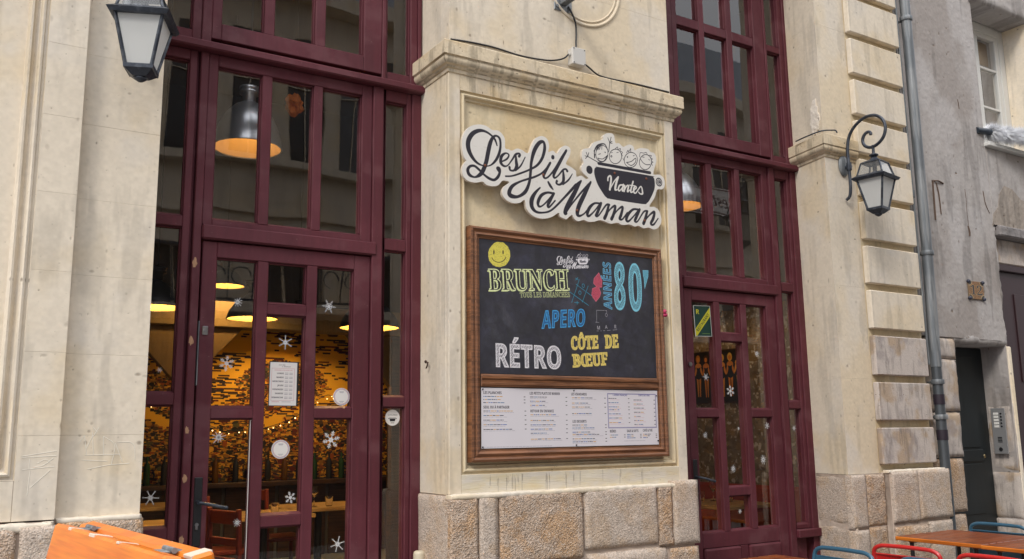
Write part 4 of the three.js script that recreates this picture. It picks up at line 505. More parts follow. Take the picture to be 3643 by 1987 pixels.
  // small white logo
  { const [TL, TR, BL] = DT.text.mini.map((p) => f(...p)), g = (x, y) => { const u = (x - SX0) / (SX1 - SX0), v = (SY1 - y) / (SY1 - SY0); return [TL[0] + (TR[0] - TL[0]) * u + (BL[0] - TL[0]) * v, TL[1] + (TR[1] - TL[1]) * u + (BL[1] - TL[1]) * v]; }; drawLogo(ctx, g, Math.hypot(TR[0] - TL[0], TR[1] - TL[1]) / (SX1 - SX0), '#dedade', '#2a2830', 1.25); }
  // smiling face
  { const [C, R, D] = DT.text.smile.map((p) => f(...p)), u = [R[0] - C[0], R[1] - C[1]], v = [D[0] - C[0], D[1] - C[1]], at = (a, b) => [C[0] + u[0] * a + v[0] * b, C[1] + u[1] * a + v[1] * b];
    ctx.fillStyle = '#d2c552'; ctx.beginPath(); for (let i = 0; i < 40; i++) { const a = i / 40 * 6.283, q = 0.96 + 0.06 * r(); ctx.lineTo(...at(Math.cos(a) * q, Math.sin(a) * q)); } ctx.fill(); ctx.fillStyle = ctx.strokeStyle = '#2a2420';
    for (const s of [-0.48, 0.34]) { ctx.beginPath(); for (let i = 0; i < 20; i++) { const a = i / 20 * 6.283; ctx.lineTo(...at(s + Math.cos(a) * 0.06, -0.18 + Math.sin(a) * 0.17)); } ctx.fill(); }
    ctx.lineWidth = 4; ctx.beginPath(); for (let i = 0; i <= 20; i++) { const a = 0.25 + i / 20 * 2.6; ctx.lineTo(...at(-0.04 + Math.cos(a) * 0.66, 0.06 + Math.sin(a) * 0.55)); } ctx.stroke(); }
  const line = (p, col, lw) => { ctx.strokeStyle = col; ctx.lineWidth = lw; ctx.beginPath(); p.forEach((q, i) => { const e = f(...q); i ? ctx.lineTo(...e) : ctx.moveTo(...e); }); ctx.stroke(); };
  DT.chalk.ttt.forEach((l) => line(l, '#2f8ba8', 3.2)); DT.chalk.o.forEach(([x, y]) => { const [a, b] = f(x, y); ctx.beginPath(); ctx.ellipse(a, b, 9, 11, 0, 0, 7); ctx.stroke(); });
  ctx.fillStyle = '#b3485c'; ctx.beginPath(); DT.chalk.lips.forEach((q) => ctx.lineTo(...f(...q))); ctx.fill(); line([...DT.chalk.lips, DT.chalk.lips[0]], '#c9667a', 3);
  DT.chalk.hang.forEach((l) => line(l, '#a9a5ad', 2.2)); { const [a, b] = f(...DT.chalk.hango); ctx.beginPath(); ctx.ellipse(a, b, 8, 10, 0, 0, 7); ctx.stroke(); }
  ctx.fillStyle = '#b5b1b8'; ctx.font = '30px sans-serif'; 'MAR'.split('').forEach((s, i) => { const [a, b] = f(...DT.chalk.mar[i]); ctx.fillText(s, a, b); });
  // powdery gaps, as chalk leaves on slate
  for (let i = 0; i < 24000; i++) { ctx.fillStyle = `rgba(37,36,43,${0.2 + 0.45 * r()})`; ctx.fillRect(r() * W, r() * H, 1 + r() * 3, 1 + r() * 1.5); }
  const t = thing('chalkboard', 'wood-framed chalkboard with coloured BRUNCH, APERO and RÉTRO lettering on the stone panel', 'chalkboard');
  mesh('slate', cb(CX0 - 0.02, CX1 + 0.02, 1.37, CY1 + 0.02, -0.0335, 0.008, 0.002), std({ color: lin(0.05, 0.035, 0.03), roughness: 0.8 }), t);
  const g = new THREE.PlaneGeometry(CX1 - CX0, CY1 - CY0).translate((CX0 + CX1) / 2, (CY0 + CY1) / 2, 0.0095); mesh('writing_surface', uvRect(g, CX0, CX1, CY0, CY1), std({ map: texOf(c), roughness: 0.6 }), t);
  const prof = [[0, -0.033], [0, 0.02], [0.004, 0.027], [0.014, 0.03], [0.022, 0.026], [0.026, 0.02], [0.034, 0.02], [0.038, 0.024], [0.046, 0.026], [0.054, 0.02], [0.058, 0.014], [0.066, 0.013], [0.07, 0.006]];
  const fx0 = 2.478, fx1 = 3.917, fy0 = 1.342, fy1 = 2.676, W4 = [0, 0, 1], K = [[[fx0, fy0, 0], [1, 1, 0], W4], [[fx1, fy0, 0], [-1, 1, 0], W4], [[fx1, fy1, 0], [-1, -1, 0], W4], [[fx0, fy1, 0], [1, -1, 0], W4]];
  for (let i = 0; i < 4; i++) mesh('frame_moulding', sweep([K[i], K[(i + 1) % 4]], prof), mOak, t);
  mesh('middle_rail', [cb(2.549, 3.846, 1.757, 1.829, 0.0085, 0.02, 0.004), cb(2.549, 3.846, 1.768, 1.782, 0.0195, 0.025, 0.003), cb(2.549, 3.846, 1.802, 1.822, 0.0195, 0.026, 0.003)], mOak, t);
}
{ // menu sheet
  const x0 = 2.551, x1 = 3.843, y0 = 1.416, y1 = 1.752, W = 1600, H = 416, [c, ctx] = canvas(W, H), r = mulberry(77), sx = W / 2420, sy = H / 830;
  ctx.fillStyle = '#d2cdd2'; ctx.fillRect(0, 0, W, H);
  const X = (x) => (x - 65) * sx, Y = (y) => (y - 35) * sy;
  const head = (s, x, y, w, col = '#15151c', h = 38) => { ctx.save(); ctx.font = 'bold 40px sans-serif'; ctx.fillStyle = col; const m = ctx.measureText(s).width; ctx.translate(X(x), Y(y)); ctx.scale(w * sx / m, h * sy / 29); ctx.fillText(s, 0, 0); ctx.restore(); };
  head('LES PLANCHES', 90, 120, 225); head('SEUL OU À PARTAGER', 90, 320, 320); head('LES PETITS PLATS DE MAMAN', 675, 120, 400); head('RETOUR EN ENFANCE', 680, 372, 308); head('LES VIANDARDS', 1225, 125, 215); head('LES DESSERTS', 1237, 522, 190);
  head("L'APÉRO FRANÇAIS", 1815, 125, 215, '#3a3a7a', 22); head('CARTE DES VINS', 2200, 125, 170, '#3a3a7a', 22); head('BIÈRES', 1755, 672, 90); head('EAUX & SOFTS', 2005, 670, 178); head('CAFÉ & THÉ', 2248, 665, 145);
  const cols = ['#2d5f8a', '#20203a', '#c08a30', '#2a4f9a', '#3a3a3a'];
  const entry = (x, y, w, price, sub) => { let a = x; while (a < x + w) { const l = 8 + r() * 40; ctx.fillStyle = cols[Math.floor(r() * cols.length)]; ctx.fillRect(X(a), Y(y), l * sx, 9 * sy); a += l + 6; } ctx.fillStyle = '#333'; ctx.fillRect(X(price), Y(y), 22 * sx, 9 * sy); if (sub) { ctx.fillStyle = sub; a = x; while (a < x + w * 1.1) { const l = 6 + r() * 50; ctx.fillRect(X(a), Y(y + 24), l * sx, 4 * sy); a += l + 6; } } };
  [150, 192, 235].forEach((y) => entry(90, y, 180 + r() * 120, 598)); [350, 412, 475, 538, 602].forEach((y) => entry(92, y, 180 + r() * 180, 605, '#8d8894'));
  [150, 210, 268, 402, 482, 545, 605, 662, 745].forEach((y) => entry(680, y, 150 + r() * 220, 1150, '#8d8894')); [155, 232, 290, 385, 552, 595, 655, 692, 752, 795].forEach((y) => entry(1235, y, 150 + r() * 200, 1690, '#8d8894'));
  [158, 222, 285, 328, 390, 452, 520].forEach((y) => entry(1752, y, 90 + r() * 90, 2040, '#c58f9b')); [178, 240, 302, 365, 428, 490, 550].forEach((y) => entry(2125, y, 70 + r() * 80, 2425, '#c58f9b'));
  [705, 738].forEach((y) => entry(1755, y, 90, 1960)); [700, 725, 752].forEach((y) => { entry(2005, y, 90, 2205); entry(2250, y, 70, 2440); });
  ctx.strokeStyle = '#35357a'; ctx.lineWidth = 3; ctx.strokeRect(X(1738), Y(90), 720 * sx, 515 * sy); ctx.lineWidth = 1.6; ctx.strokeRect(X(1746), Y(98), 704 * sx, 498 * sy);
  ctx.fillStyle = '#9a96a0'; for (let a = 90; a < 940;) { const l = 8 + r() * 40; ctx.fillRect(X(a), Y(845), l * sx, 6 * sy); a += l + 6; } for (let a = 1960; a < 2260;) { const l = 8 + r() * 40; ctx.fillRect(X(a), Y(798), l * sx, 5 * sy); a += l + 6; }
  const g = new THREE.PlaneGeometry(x1 - x0, y1 - y0, 30, 8); { const p = g.attributes.position; for (let i = 0; i < p.count; i++) { const a = p.getX(i), b = p.getY(i); p.setZ(i, 0.0018 * Math.sin(a * 9 + b * 5) + 0.0012 * Math.sin(a * 23)); } g.computeVertexNormals(); }
  g.translate((x0 + x1) / 2, (y0 + y1) / 2, 0.0125); const t = thing('menu_sheet', 'wide white printed menu sheet pinned in the lower half of the chalkboard frame', 'menu');
  mesh('sheet', uvRect(g, x0, x1, y0, y1), std({ map: texOf(c), roughness: 0.45, side: THREE.DoubleSide }), t);
  for (const [x, y] of [[2.56, 1.743], [3.19, 1.744], [3.834, 1.72], [2.558, 1.424], [3.2, 1.424], [3.835, 1.44]]) mesh('pin', rod([x, y, 0.008], [x, y, 0.018], 0.004), mBlack, t);
}
// ---------- small fittings on the pier ----------
{
  const t = thing('junction_box', 'small pale square electrical box on the pier above the cornice', 'electrical box', [3.27, 3.862, -0.006]);
  const m = std({ color: lin(0.55, 0.53, 0.50), roughness: 0.55 }); mesh('housing', cb(-0.05, 0.05, -0.055, 0.055, 0, 0.05, 0.004), m, t); mesh('cover', cb(-0.052, 0.052, -0.057, 0.057, 0.0505, 0.06, 0.004), m, t);
  for (const [x, y] of [[-0.042, 0.047], [0.042, 0.047], [-0.042, -0.047], [0.042, -0.047]]) mesh('screw', rod([x, y, 0.058], [x, y, 0.0615], 0.004), mBlack, t); mesh('cable_gland', rod([-0.05, 0.01, 0.03], [-0.064, 0.01, 0.03], 0.012), m, t);
  tag(mesh('cable', tube([[3.226, 4.21, 0.008], [3.24, 4.17, 0.02], [3.276, 4.11, 0.012], [3.285, 4.05, 0.006], [3.275, 3.97, 0.014], [3.268, 3.918, 0.022]], 0.006, 40, 7), mBlack), 'black cable dropping from bracket into the electrical box', 'cable');
  tag(mesh('cable', tube([[2.37, 3.79, 0.0], [2.48, 3.80, 0.0], [2.66, 3.806, 0.0], [2.84, 3.793, 0.004], [3.0, 3.80, 0.004], [3.1, 3.815, 0.006], [3.18, 3.845, 0.016], [3.206, 3.872, 0.024]], 0.0055, 60, 7), mBlack), 'black cable lying along the pier cornice to the left of the box', 'cable');
  tag(mesh('cable', tube([[3.323, 3.842, 0.02], [3.38, 3.82, 0.014], [3.43, 3.80, 0.006], [3.48, 3.79, 0.002], [3.8, 3.797, 0.0], [4.07, 3.797, 0.0]], 0.0055, 50, 7), mBlack), 'black cable lying along the pier cornice to the right of the box', 'cable');
  const b = thing('sign_bracket', 'steel wall bracket with square arm at the top of the pier', 'bracket', [3.19, 4.27, -0.006]);
  mesh('wall_plate', cb(-0.07, 0.07, -0.1, 0.12, 0, 0.008, 0.003), mZinc, b); mesh('arm', [cb(-0.025, 0.025, -0.06, -0.01, 0.008, 0.75, 0.004), cb(-0.02, 0.02, -0.012, 0.1, 0.008, 0.012, 0.002)], mZinc, b); for (const [x, y] of [[-0.05, -0.075], [0.05, -0.075], [-0.05, 0.095], [0.05, 0.095]]) mesh('bolt', rod([x, y, 0.008], [x, y, 0.018], 0.01, 0.01, 6), mZinc, b);
  tag(mesh('wall_hook', tube([[2.353, 1.905, -0.25], [2.335, 1.905, -0.252], [2.328, 1.915, -0.235], [2.33, 1.9, -0.215], [2.332, 1.885, -0.222], [2.334, 1.872, -0.24]], 0.004, 24, 6), std({ color: lin(0.07, 0.04, 0.03), roughness: 0.8 })), 'small curled rusty hook in the side of the central pier', 'hook');
  const mP = std({ color: lin(0.42, 0.022, 0.09), roughness: 0.6 }); tag(mesh('pink_rosette', [ball(0.016, [3.925, 2.262, 0.02]), ball(0.014, [3.938, 2.242, 0.018]), ball(0.012, [3.92, 2.238, 0.022]), ball(0.011, [3.937, 2.268, 0.016])], mP), 'tiny pink rosette stuck on the right edge of the chalkboard frame', 'decoration');
  tag(mesh('iron_spike', tube([[5.63, 3.772, -0.24], [5.62, 3.778, -0.12], [5.645, 3.79, 0.0], [5.73, 3.802, 0.03], [5.76, 3.8, 0.045], [5.766, 3.78, 0.05]], 0.006, 30, 6), mIron), 'thin dark wire lying over the right pier capital', 'wire');
  tag(mesh('ceramic_pipe', lathe([[0, 0.0], [0.034, 0.0], [0.034, 0.80], [0.03, 0.815], [0.02, 0.82], [0, 0.82]], 20, [2.318, 0.04, -0.285]), std({ color: lin(0.6, 0.53, 0.40), roughness: 0.5 })), 'cream pipe end standing at the foot of the left door bay', 'pipe');
}
{ const r = mulberry(3), sh = new THREE.Shape(); for (let i = 0; i < 22; i++) { const a = i / 22 * 6.283, k = 0.7 + 0.45 * r(); const q = [Math.cos(a) * 0.055 * k, Math.sin(a) * 0.15 * k]; i ? sh.lineTo(...q) : sh.moveTo(...q); } const g = new THREE.ExtrudeGeometry(sh, { depth: 0.004, bevelEnabled: true, bevelSize: 0.003, bevelThickness: 0.002, bevelSegments: 1 }); g.rotateY(-Math.PI / 2 - 0.178); g.translate(5.672, 3.93, -0.075); mesh('lime_patch', boxUV(g), std({ map: PL.map, color: lin(1.15, 1.18, 1.25), bumpMap: PL.bump, bumpScale: 0.02, roughness: 0.95 }), B); }
// ---------- wall lanterns ----------
const mClear = new THREE.MeshPhysicalMaterial({ color: lin(0.8, 0.82, 0.84), roughness: 0.05, transmission: 0.9, thickness: 0, ior: 1.5 });
function lantern(name, label, x, turn, wallZ) {
  const t = thing(name, label, 'lantern', [x, 0, wallZ], 0, 'iron wall lanterns');
  // bracket: plate, upright and scroll, in the plane across the wall
  mesh('wall_plate', [lathe([[0, 0], [0.055, 0], [0.06, 0.008], [0.052, 0.02], [0.03, 0.03], [0, 0.03]], 24).rotateX(Math.PI / 2).scale(1, 1.5, 1).translate(0, 3.54, 0)], mZinc, t);
  mesh('clamp', [rod([0, 3.52, 0.03], [0, 3.52, 0.075], 0.016), lathe([[0.018, -0.03], [0.02, -0.03], [0.02, 0.03], [0.018, 0.03]], 16, [0, 3.52, 0.058])], mIron, t);
  const P = [[3.262, 0.012], [3.28, 0.04], [3.34, 0.055], [3.52, 0.056], [3.68, 0.058], [3.77, 0.085], [3.835, 0.15], [3.868, 0.235], [3.858, 0.32], [3.81, 0.38], [3.735, 0.402], [3.665, 0.375], [3.625, 0.315], [3.62, 0.255], [3.65, 0.21], [3.695, 0.198], [3.732, 0.216], [3.746, 0.248], [3.735, 0.272], [3.716, 0.272]];
  mesh('scroll_arm', tube(P.map(([y, z]) => [0, y, z]), 0.0125, 110, 10), mIron, t);
  const L = part('lamp_head', t); L.position.set(0, 0, 0.283); L.rotation.y = turn;
  mesh('neck', [rod([0, 3.55, 0], [0, 3.63, 0], 0.011), lathe([[0, 3.535], [0.018, 3.535], [0.034, 3.548], [0.034, 3.555], [0.016, 3.565], [0, 3.565]], 20)], mIron, L);
  const frus = (a, ya, b, yb) => { const g = new THREE.CylinderGeometry(b * Math.SQRT2, a * Math.SQRT2, yb - ya, 4, 1); g.rotateY(Math.PI / 4); g.translate(0, (ya + yb) / 2, 0); const q = g.toNonIndexed(); q.computeVertexNormals(); return boxUV(q); };
  mesh('roof', [frus(0.078, 3.485, 0.074, 3.492), frus(0.074, 3.492, 0.03, 3.515), lathe([[0.046, 3.508], [0.03, 3.525], [0.02, 3.535], [0, 3.538]], 20)], mIron, L);
  const e0 = 0.132, up = 0.072; // lower eave half width, upper opening half width
  mesh('eave', [frus(e0 - 0.012, 3.352, e0, 3.37), frus(e0, 3.37, 0.1, 3.392)], mIron, L);
  const C = [[-1, -1], [1, -1], [1, 1], [-1, 1]];
  for (const [i, j] of C) { mesh('frame_bar', bar([i * 0.098, 3.388, j * 0.098], [i * up, 3.488, j * up], 0.011, 0.011), mIron, L); mesh('frame_bar', bar([i * 0.1, 3.356, j * 0.1], [i * 0.056, 3.135, j * 0.056], 0.014, 0.014), mIron, L); }
  const glassQuad = (k, a, ya, b, yb, mat) => { const c = C[k], d = C[(k + 1) % 4]; const g = new THREE.BufferGeometry(), A = [c[0] * a, ya, c[1] * a], Bq = [d[0] * a, ya, d[1] * a], D = [d[0] * b, yb, d[1] * b], E = [c[0] * b, yb, c[1] * b]; g.setAttribute('position', new THREE.Float32BufferAttribute([...A, ...Bq, ...D, ...A, ...D, ...E], 3)); g.computeVertexNormals(); mesh('lantern_pane', boxUV(g), mat, L); };
  for (let k = 0; k < 4; k++) { glassQuad(k, 0.054, 3.138, 0.0985, 3.354, mFrost); glassQuad(k, 0.096, 3.39, 0.071, 3.486, mClear); }
  mesh('bottom_tray', [frus(0.062, 3.118, 0.064, 3.136), frus(0.03, 3.092, 0.058, 3.118), lathe([[0, 3.07], [0.012, 3.074], [0.026, 3.084], [0.03, 3.094], [0, 3.094]], 18)], mIron, L);
  mesh('lamp_holder', [rod([0, 3.40, 0], [0, 3.535, 0], 0.016), rod([0, 3.30, 0], [0, 3.42, 0], 0.022)], mBlack, L);
  return t;
}
lantern('wall_lantern', 'iron wall lantern on a scroll bracket beside the stone quoins', 5.87, 0.17, 0);
lantern('wall_lantern', 'large iron lantern with frosted panes hanging before the left door bay', 0.64, -0.38, 0);
// ---------- rain pipe between the houses ----------
{
  const t = thing('drain_pipe', 'grey zinc rain pipe running down between the cream and grey houses', 'drain pipe', [6.79, 0, 0.045]);
  mesh('pipe', [rod([0.02, 2.95, 0], [0.035, 7.4, 0], 0.042, 0.042, 18), rod([0, 1.98, 0], [0.018, 2.95, 0], 0.043, 0.043, 18)], mZinc, t);
  mesh('lower_pipe', rod([-0.004, 0.0, 0], [0, 1.98, 0], 0.040, 0.040, 18), std({ color: lin(0.09, 0.1, 0.11), roughness: 0.4, metalness: 0.4 }), t);
  for (const [y, x] of [[2.92, 0.02], [4.99, 0.027], [1.58, 0], [1.86, 0]]) mesh('collar', [lathe([[0.04, -0.02], [0.052, -0.018], [0.052, 0.018], [0.04, 0.02]], 18, [x, y, 0]), cb(x - 0.01, x + 0.01, y - 0.008, y + 0.008, -0.09, -0.04, 0.002)], mZinc, t);
  const dark = std({ color: lin(0.02, 0.012, 0.022), roughness: 0.6 });
  for (const y of [1.44, 1.72]) mesh('tape_band', lathe([[0.0405, -0.04], [0.0435, -0.04], [0.0435, 0.04], [0.0405, 0.04]], 18, [-0.001, y, 0]), dark, t);
  tag(mesh('wall_conduit', [rod([6.722, 3.42, 0.02], [6.712, 7.4, 0.02], 0.011), rod([6.735, 2.0, 0.02], [6.722, 3.42, 0.02], 0.011), lathe([[0.011, -0.03], [0.018, -0.03], [0.018, 0.03], [0.011, 0.03]], 12, [6.722, 3.42, 0.02])], mZinc), 'thin grey conduit clipped along the left of the rain pipe', 'conduit');
}
// ---------- neighbouring house ----------
{
  const N = thing('neighbour_house', 'weathered grey plaster house with narrow dark green door at the right edge', 'building');
  const z0 = -0.05, zb = -0.6;
  const w = (x0, x1, y0, y1, zf = z0, m = mGrey) => mesh('wall', cb(x0, x1, y0, y1, zb, zf, 0.006), m, N);
  w(6.78, 8.02, 2.245, 8); w(8.0205, 12, 5.56, 8); w(9.0, 12, 3.32, 5.559); w(8.0205, 8.9995, 3.32, 4.06); w(9.6, 12, 0, 3.319);
  mesh('wall', cb(6.83, 8.0195, 2.206, 2.2445, zb, -0.3455, 0.003), mGrey, N); mesh('wall', cb(6.83, 8.0195, 0.0, 2.2055, zb, -0.5, 0.003), mGrey, N); mesh('wall', cb(8.0205, 8.0295, 0.0, 2.2445, zb, -0.06, 0.001), mGrey, N); mesh('peeling_edge', stoneFace([7.98, 2.24, -0.056], [1, 0, 0], [0, 1, 0], [0, 0, 1], 0.095, 1.08, 0.08, 0.02, 401, 0.02, 0.02), mGrey, N);
  mesh('door_lintel', stoneFace([7.22, 2.205, -0.052], [1, 0, 0], [0, 1, 0], [0, 0, 1], 0.845, 0.1, 0.25, 0.014, 402, 0.025, 0.02), mGrey, N);
  const mRust = std({ color: lin(0.11, 0.07, 0.05), roughness: 0.9 });
  mesh('rusty_strap', [tube([[7.13, 3.61, -0.046], [7.122, 3.45, -0.044], [7.12, 3.26, -0.047]], 0.008, 20, 6), tube([[7.12, 3.606, -0.046], [7.2, 3.615, -0.038], [7.285, 3.606, -0.048]], 0.007, 16, 6), tube([[7.18, 3.6, -0.046], [7.2, 3.5, -0.045], [7.212, 3.32, -0.048]], 0.006, 16, 6)], mRust, N);
  const crack = (g) => mesh('wall_crack', g, mRust, N); [tube([[7.613, 3.6, -0.05], [7.618, 3.48, -0.0495], [7.611, 3.4, -0.05], [7.617, 3.24, -0.05]], 0.0025, 24, 5), tube([[7.605, 3.26, -0.05], [7.617, 3.2, -0.048], [7.612, 3.17, -0.05]], 0.009, 10, 6), tube([[7.64, 4.45, -0.05], [7.648, 4.40, -0.049], [7.65, 4.36, -0.05]], 0.004, 10, 5), tube([[7.9, 3.62, -0.05], [7.92, 3.5, -0.049], [7.97, 3.42, -0.05]], 0.005, 14, 5)].forEach(crack);
  // door surround stones
  let sd = 410; const jl = part('door_surround', N);
  for (const [y0, y1, m] of [[0, 0.80, mGran], [0.815, 1.245, mGran], [1.255, 1.62, mStained], [1.628, 2.06, mStained], [2.066, 2.24, mStained]]) mesh('stone', stoneFace([6.83, y0, -0.045], [1, 0, 0], [0, 1, 0], [0, 0, 1], 0.36 - (y0 < 0.8 ? 0.01 : 0) + y0 * 0.025, y1 - y0, 0.3, 0.01, sd++, 0.03, 0.012), m, jl);
  for (const [y0, y1] of [[0, 0.70], [0.706, 1.1], [1.106, 1.7], [1.706, 2.2]]) mesh('stone', stoneFace([7.995 + y0 * 0.02, y0, -0.30], [0, 0, 1], [0, 1, 0], [-1, 0, 0], 0.25, y1 - y0, 0.03, 0.008, sd++, 0.03, 0.01), mStained, jl);
  mesh('painted_edge', cb(8.03, 8.085, 0, 2.204, -0.5, z0 + 0.004, 0.008), std({ map: PL.map, color: lin(1.2, 1.2, 1.2), roughness: 0.9 }), N);
  const mGreen = std({ map: pixTex(256, 1.2, (u, v) => { const a = NZ(u, v, 40, 5, 3), b = NZ2(u, v, 5, 5, 3); return [0.0085, 0.0125, 0.0145].map((e) => e * (0.7 + 0.5 * a + 0.3 * b)); }), roughness: 0.5 });
  const gd = part('green_door', N);
  mesh('leaf', cb(7.02, 8.02, 0.02, 2.2, -0.345, -0.29, 0.003), mGreen, gd); for (const [y0, y1] of [[1.32, 2.12], [0.75, 1.18], [0.1, 0.62]]) mesh('panel', cb(7.12, 7.85, y0, y1, -0.2895, -0.281, 0.006), mGreen, gd);
  mesh('rail', cb(7.1, 7.88, 1.20, 1.30, -0.2895, -0.275, 0.004), mGreen, gd); mesh('keyhole_plate', [lathe([[0, 0], [0.016, 0], [0.018, 0.004], [0.012, 0.008], [0, 0.008]], 16).rotateX(Math.PI / 2).translate(7.91, 1.24, -0.29)], std({ color: lin(0.45, 0.36, 0.2), roughness: 0.35, metalness: 1 }), gd);
  // second, burgundy doorway at the edge of the picture
  const pd = part('burgundy_door', N);
  mesh('leaf', cb(8.09, 9.6, 0.02, 2.92, -0.3, -0.16, 0.004), mDeepPaint, pd); mesh('panel', cb(8.42, 8.95, 1.9, 2.72, -0.1595, -0.15, 0.006), mDeepPaint, pd); mesh('panel', cb(8.42, 8.95, 0.8, 1.7, -0.1595, -0.15, 0.006), mDeepPaint, pd); mesh('head', cb(8.09, 9.6, 2.921, 2.985, -0.3, -0.125, 0.006), mDeepPaint, pd);
  mesh('door_fascia', cb(8.085, 9.6, 2.986, 3.22, -0.4, -0.12, 0.01), mStained, N); mesh('door_cornice', cb(8.07, 9.7, 3.2205, 3.319, -0.5, -0.02, 0.012), std({ map: PLG.map, color: lin(0.62, 0.62, 0.64), roughness: 0.95, bumpMap: PLG.bump, bumpScale: 0.02 }), N);
  const patch = new THREE.Shape([[8.0, 3.30], [8.03, 3.42], [8.12, 3.50], [8.16, 3.62], [8.26, 3.72], [8.40, 3.70], [8.52, 3.62], [8.7, 3.6], [8.7, 3.322], [8.0, 3.322]].map((p) => new THREE.Vector2(...p)));
  mesh('bare_render_patch', boxUV(new THREE.ExtrudeGeometry(patch, { depth: 0.003, bevelEnabled: false }).translate(0, 0, z0)), std({ map: PLG.map, color: lin(0.82, 0.76, 0.68), bumpMap: PLG.bump, bumpScale: 0.02, roughness: 0.97 }), N);
  // window
  const mUpvc = std({ color: lin(0.66, 0.655, 0.63), roughness: 0.4 });
  const rw = part('window', N), zf = -0.28;
  const f = (n, x0, x1, y0, y1, a = zf, b = -0.34, m = mUpvc) => mesh(n, cb(x0, x1, y0, y1, b, a, 0.004), m, rw);
  f('frame', 8.021, 8.10, 4.1, 5.555); f('frame', 8.87, 8.999, 4.1, 5.555); f('frame', 8.10, 8.87, 5.42, 5.555); f('frame', 8.10, 8.87, 4.1, 4.22);
  f('sash', 8.44, 8.50, 4.22, 5.42, zf - 0.006); f('sash', 8.80, 8.87, 4.22, 5.42, zf - 0.006); f('sash', 8.50, 8.80, 5.37, 5.42, zf - 0.006); f('sash', 8.50, 8.80, 4.22, 4.27, zf - 0.006); f('glazing_bar', 8.50, 8.80, 4.615, 4.64, zf - 0.012); f('glazing_bar', 8.50, 8.80, 5.03, 5.055, zf - 0.012); f('sash', 8.10, 8.44, 4.22, 5.42, zf - 0.02);
  for (const [a, b] of [[4.27, 4.615], [4.64, 5.03], [5.055, 5.37]]) mesh('pane', boxUV(new THREE.PlaneGeometry(0.3, b - a).translate(8.65, (a + b) / 2, zf - 0.025)), mGlass, rw);
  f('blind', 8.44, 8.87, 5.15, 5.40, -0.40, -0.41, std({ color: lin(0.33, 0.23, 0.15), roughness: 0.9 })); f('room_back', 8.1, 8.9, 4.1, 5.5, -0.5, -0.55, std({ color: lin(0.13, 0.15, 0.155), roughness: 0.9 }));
  f('sill', 8.0, 9.05, 4.062, 4.099, 0.0, -0.34);
  mesh('reveal', cb(8.955, 8.9985, 4.1, 5.556, -0.2795, z0 + 0.001, 0.003), std({ map: PL.map, color: lin(1.2, 1.2, 1.2), roughness: 0.9 }), N);
  mesh('window_lintel', stoneFace([7.99, 5.5, -0.0], [1, 0, 0], [0, 1, 0], [0, 0, 1], 1.2, 0.35, 0.27, 0.01, 430, 0.04, 0.02), mGrey, N);
}
{ // house number 12
  const [c, ctx] = canvas(256, 256); ctx.fillStyle = '#8a6236'; ctx.fillRect(0, 0, 256, 256); const r = mulberry(6);
  for (let i = 0; i < 500; i++) { ctx.fillStyle = `rgba(${40 + r() * 60},${25 + r() * 40},${15 + r() * 20},0.25)`; ctx.beginPath(); ctx.ellipse(r() * 256, r() * 256, 2 + r() * 10, 2 + r() * 8, 0, 0, 7); ctx.fill(); }
  ctx.fillStyle = '#1c1e2a'; ctx.font = 'bold 200px serif'; ctx.textAlign = 'center'; ctx.lineWidth = 6; ctx.strokeStyle = '#c7a468'; ctx.strokeText('12', 128, 196); ctx.fillText('12', 128, 196); ctx.strokeStyle = '#b59a72'; ctx.lineWidth = 8; for (const [x, y] of [[0, 0], [256, 0], [0, 256], [256, 256]]) { ctx.beginPath(); ctx.arc(x, y, 62, 0, 7); ctx.fillStyle = '#3a3226'; ctx.fill(); ctx.stroke(); }
  const t = thing('house_number', 'small brown tile with the number 12 on the grey plaster wall', 'house number', [7.615, 2.68, -0.05]);
  mesh('plaque', cb(-0.115, 0.115, -0.08, 0.08, 0, 0.012, 0.004), std({ color: lin(0.2, 0.13, 0.07), roughness: 0.6 }), t); mesh('printed_face', uvRect(new THREE.PlaneGeometry(0.224, 0.154).translate(0, 0, 0.0128), -0.112, 0.112, -0.077, 0.077), std({ map: texOf(c), roughness: 0.4 }), t);
  for (const i of [-1, 1]) for (const j of [-1, 1]) mesh('corner_stud', ball(0.017, [i * 0.108, j * 0.074, 0.012]), std({ color: lin(0.03, 0.035, 0.06), roughness: 0.4 }), t);
}
{ // intercom on the door jamb
  const t = thing('intercom_panel', 'silver intercom panel with name buttons on the green door jamb', 'intercom', [7.985, 1.0, -0.17]);
  const mS = std({ color: lin(0.42, 0.42, 0.43), roughness: 0.4, metalness: 0.6 }); mesh('face_plate', cb(-0.008, 0.004, 0.26, 0.66, -0.062, 0.062, 0.002), mS, t);
  for (let i = 0; i < 5; i++) { mesh('name_card', cb(-0.0105, -0.0085, 0.49 + i * 0.028, 0.51 + i * 0.028, -0.04, 0.005, 0.001), mWhite, t); mesh('button', rod([-0.008, 0.5 + i * 0.028, 0.028], [-0.013, 0.5 + i * 0.028, 0.028], 0.008), mBlack, t); }
  mesh('speaker_grille', [0, 1, 2, 3].map((i) => cb(-0.0095, -0.0082, 0.36 + i * 0.013, 0.368 + i * 0.013, -0.02, 0.02, 0.0005)), mBlack, t); mesh('camera_eye', rod([-0.008, 0.30, 0.0], [-0.014, 0.30, 0.0], 0.017), mBlack, t);
}
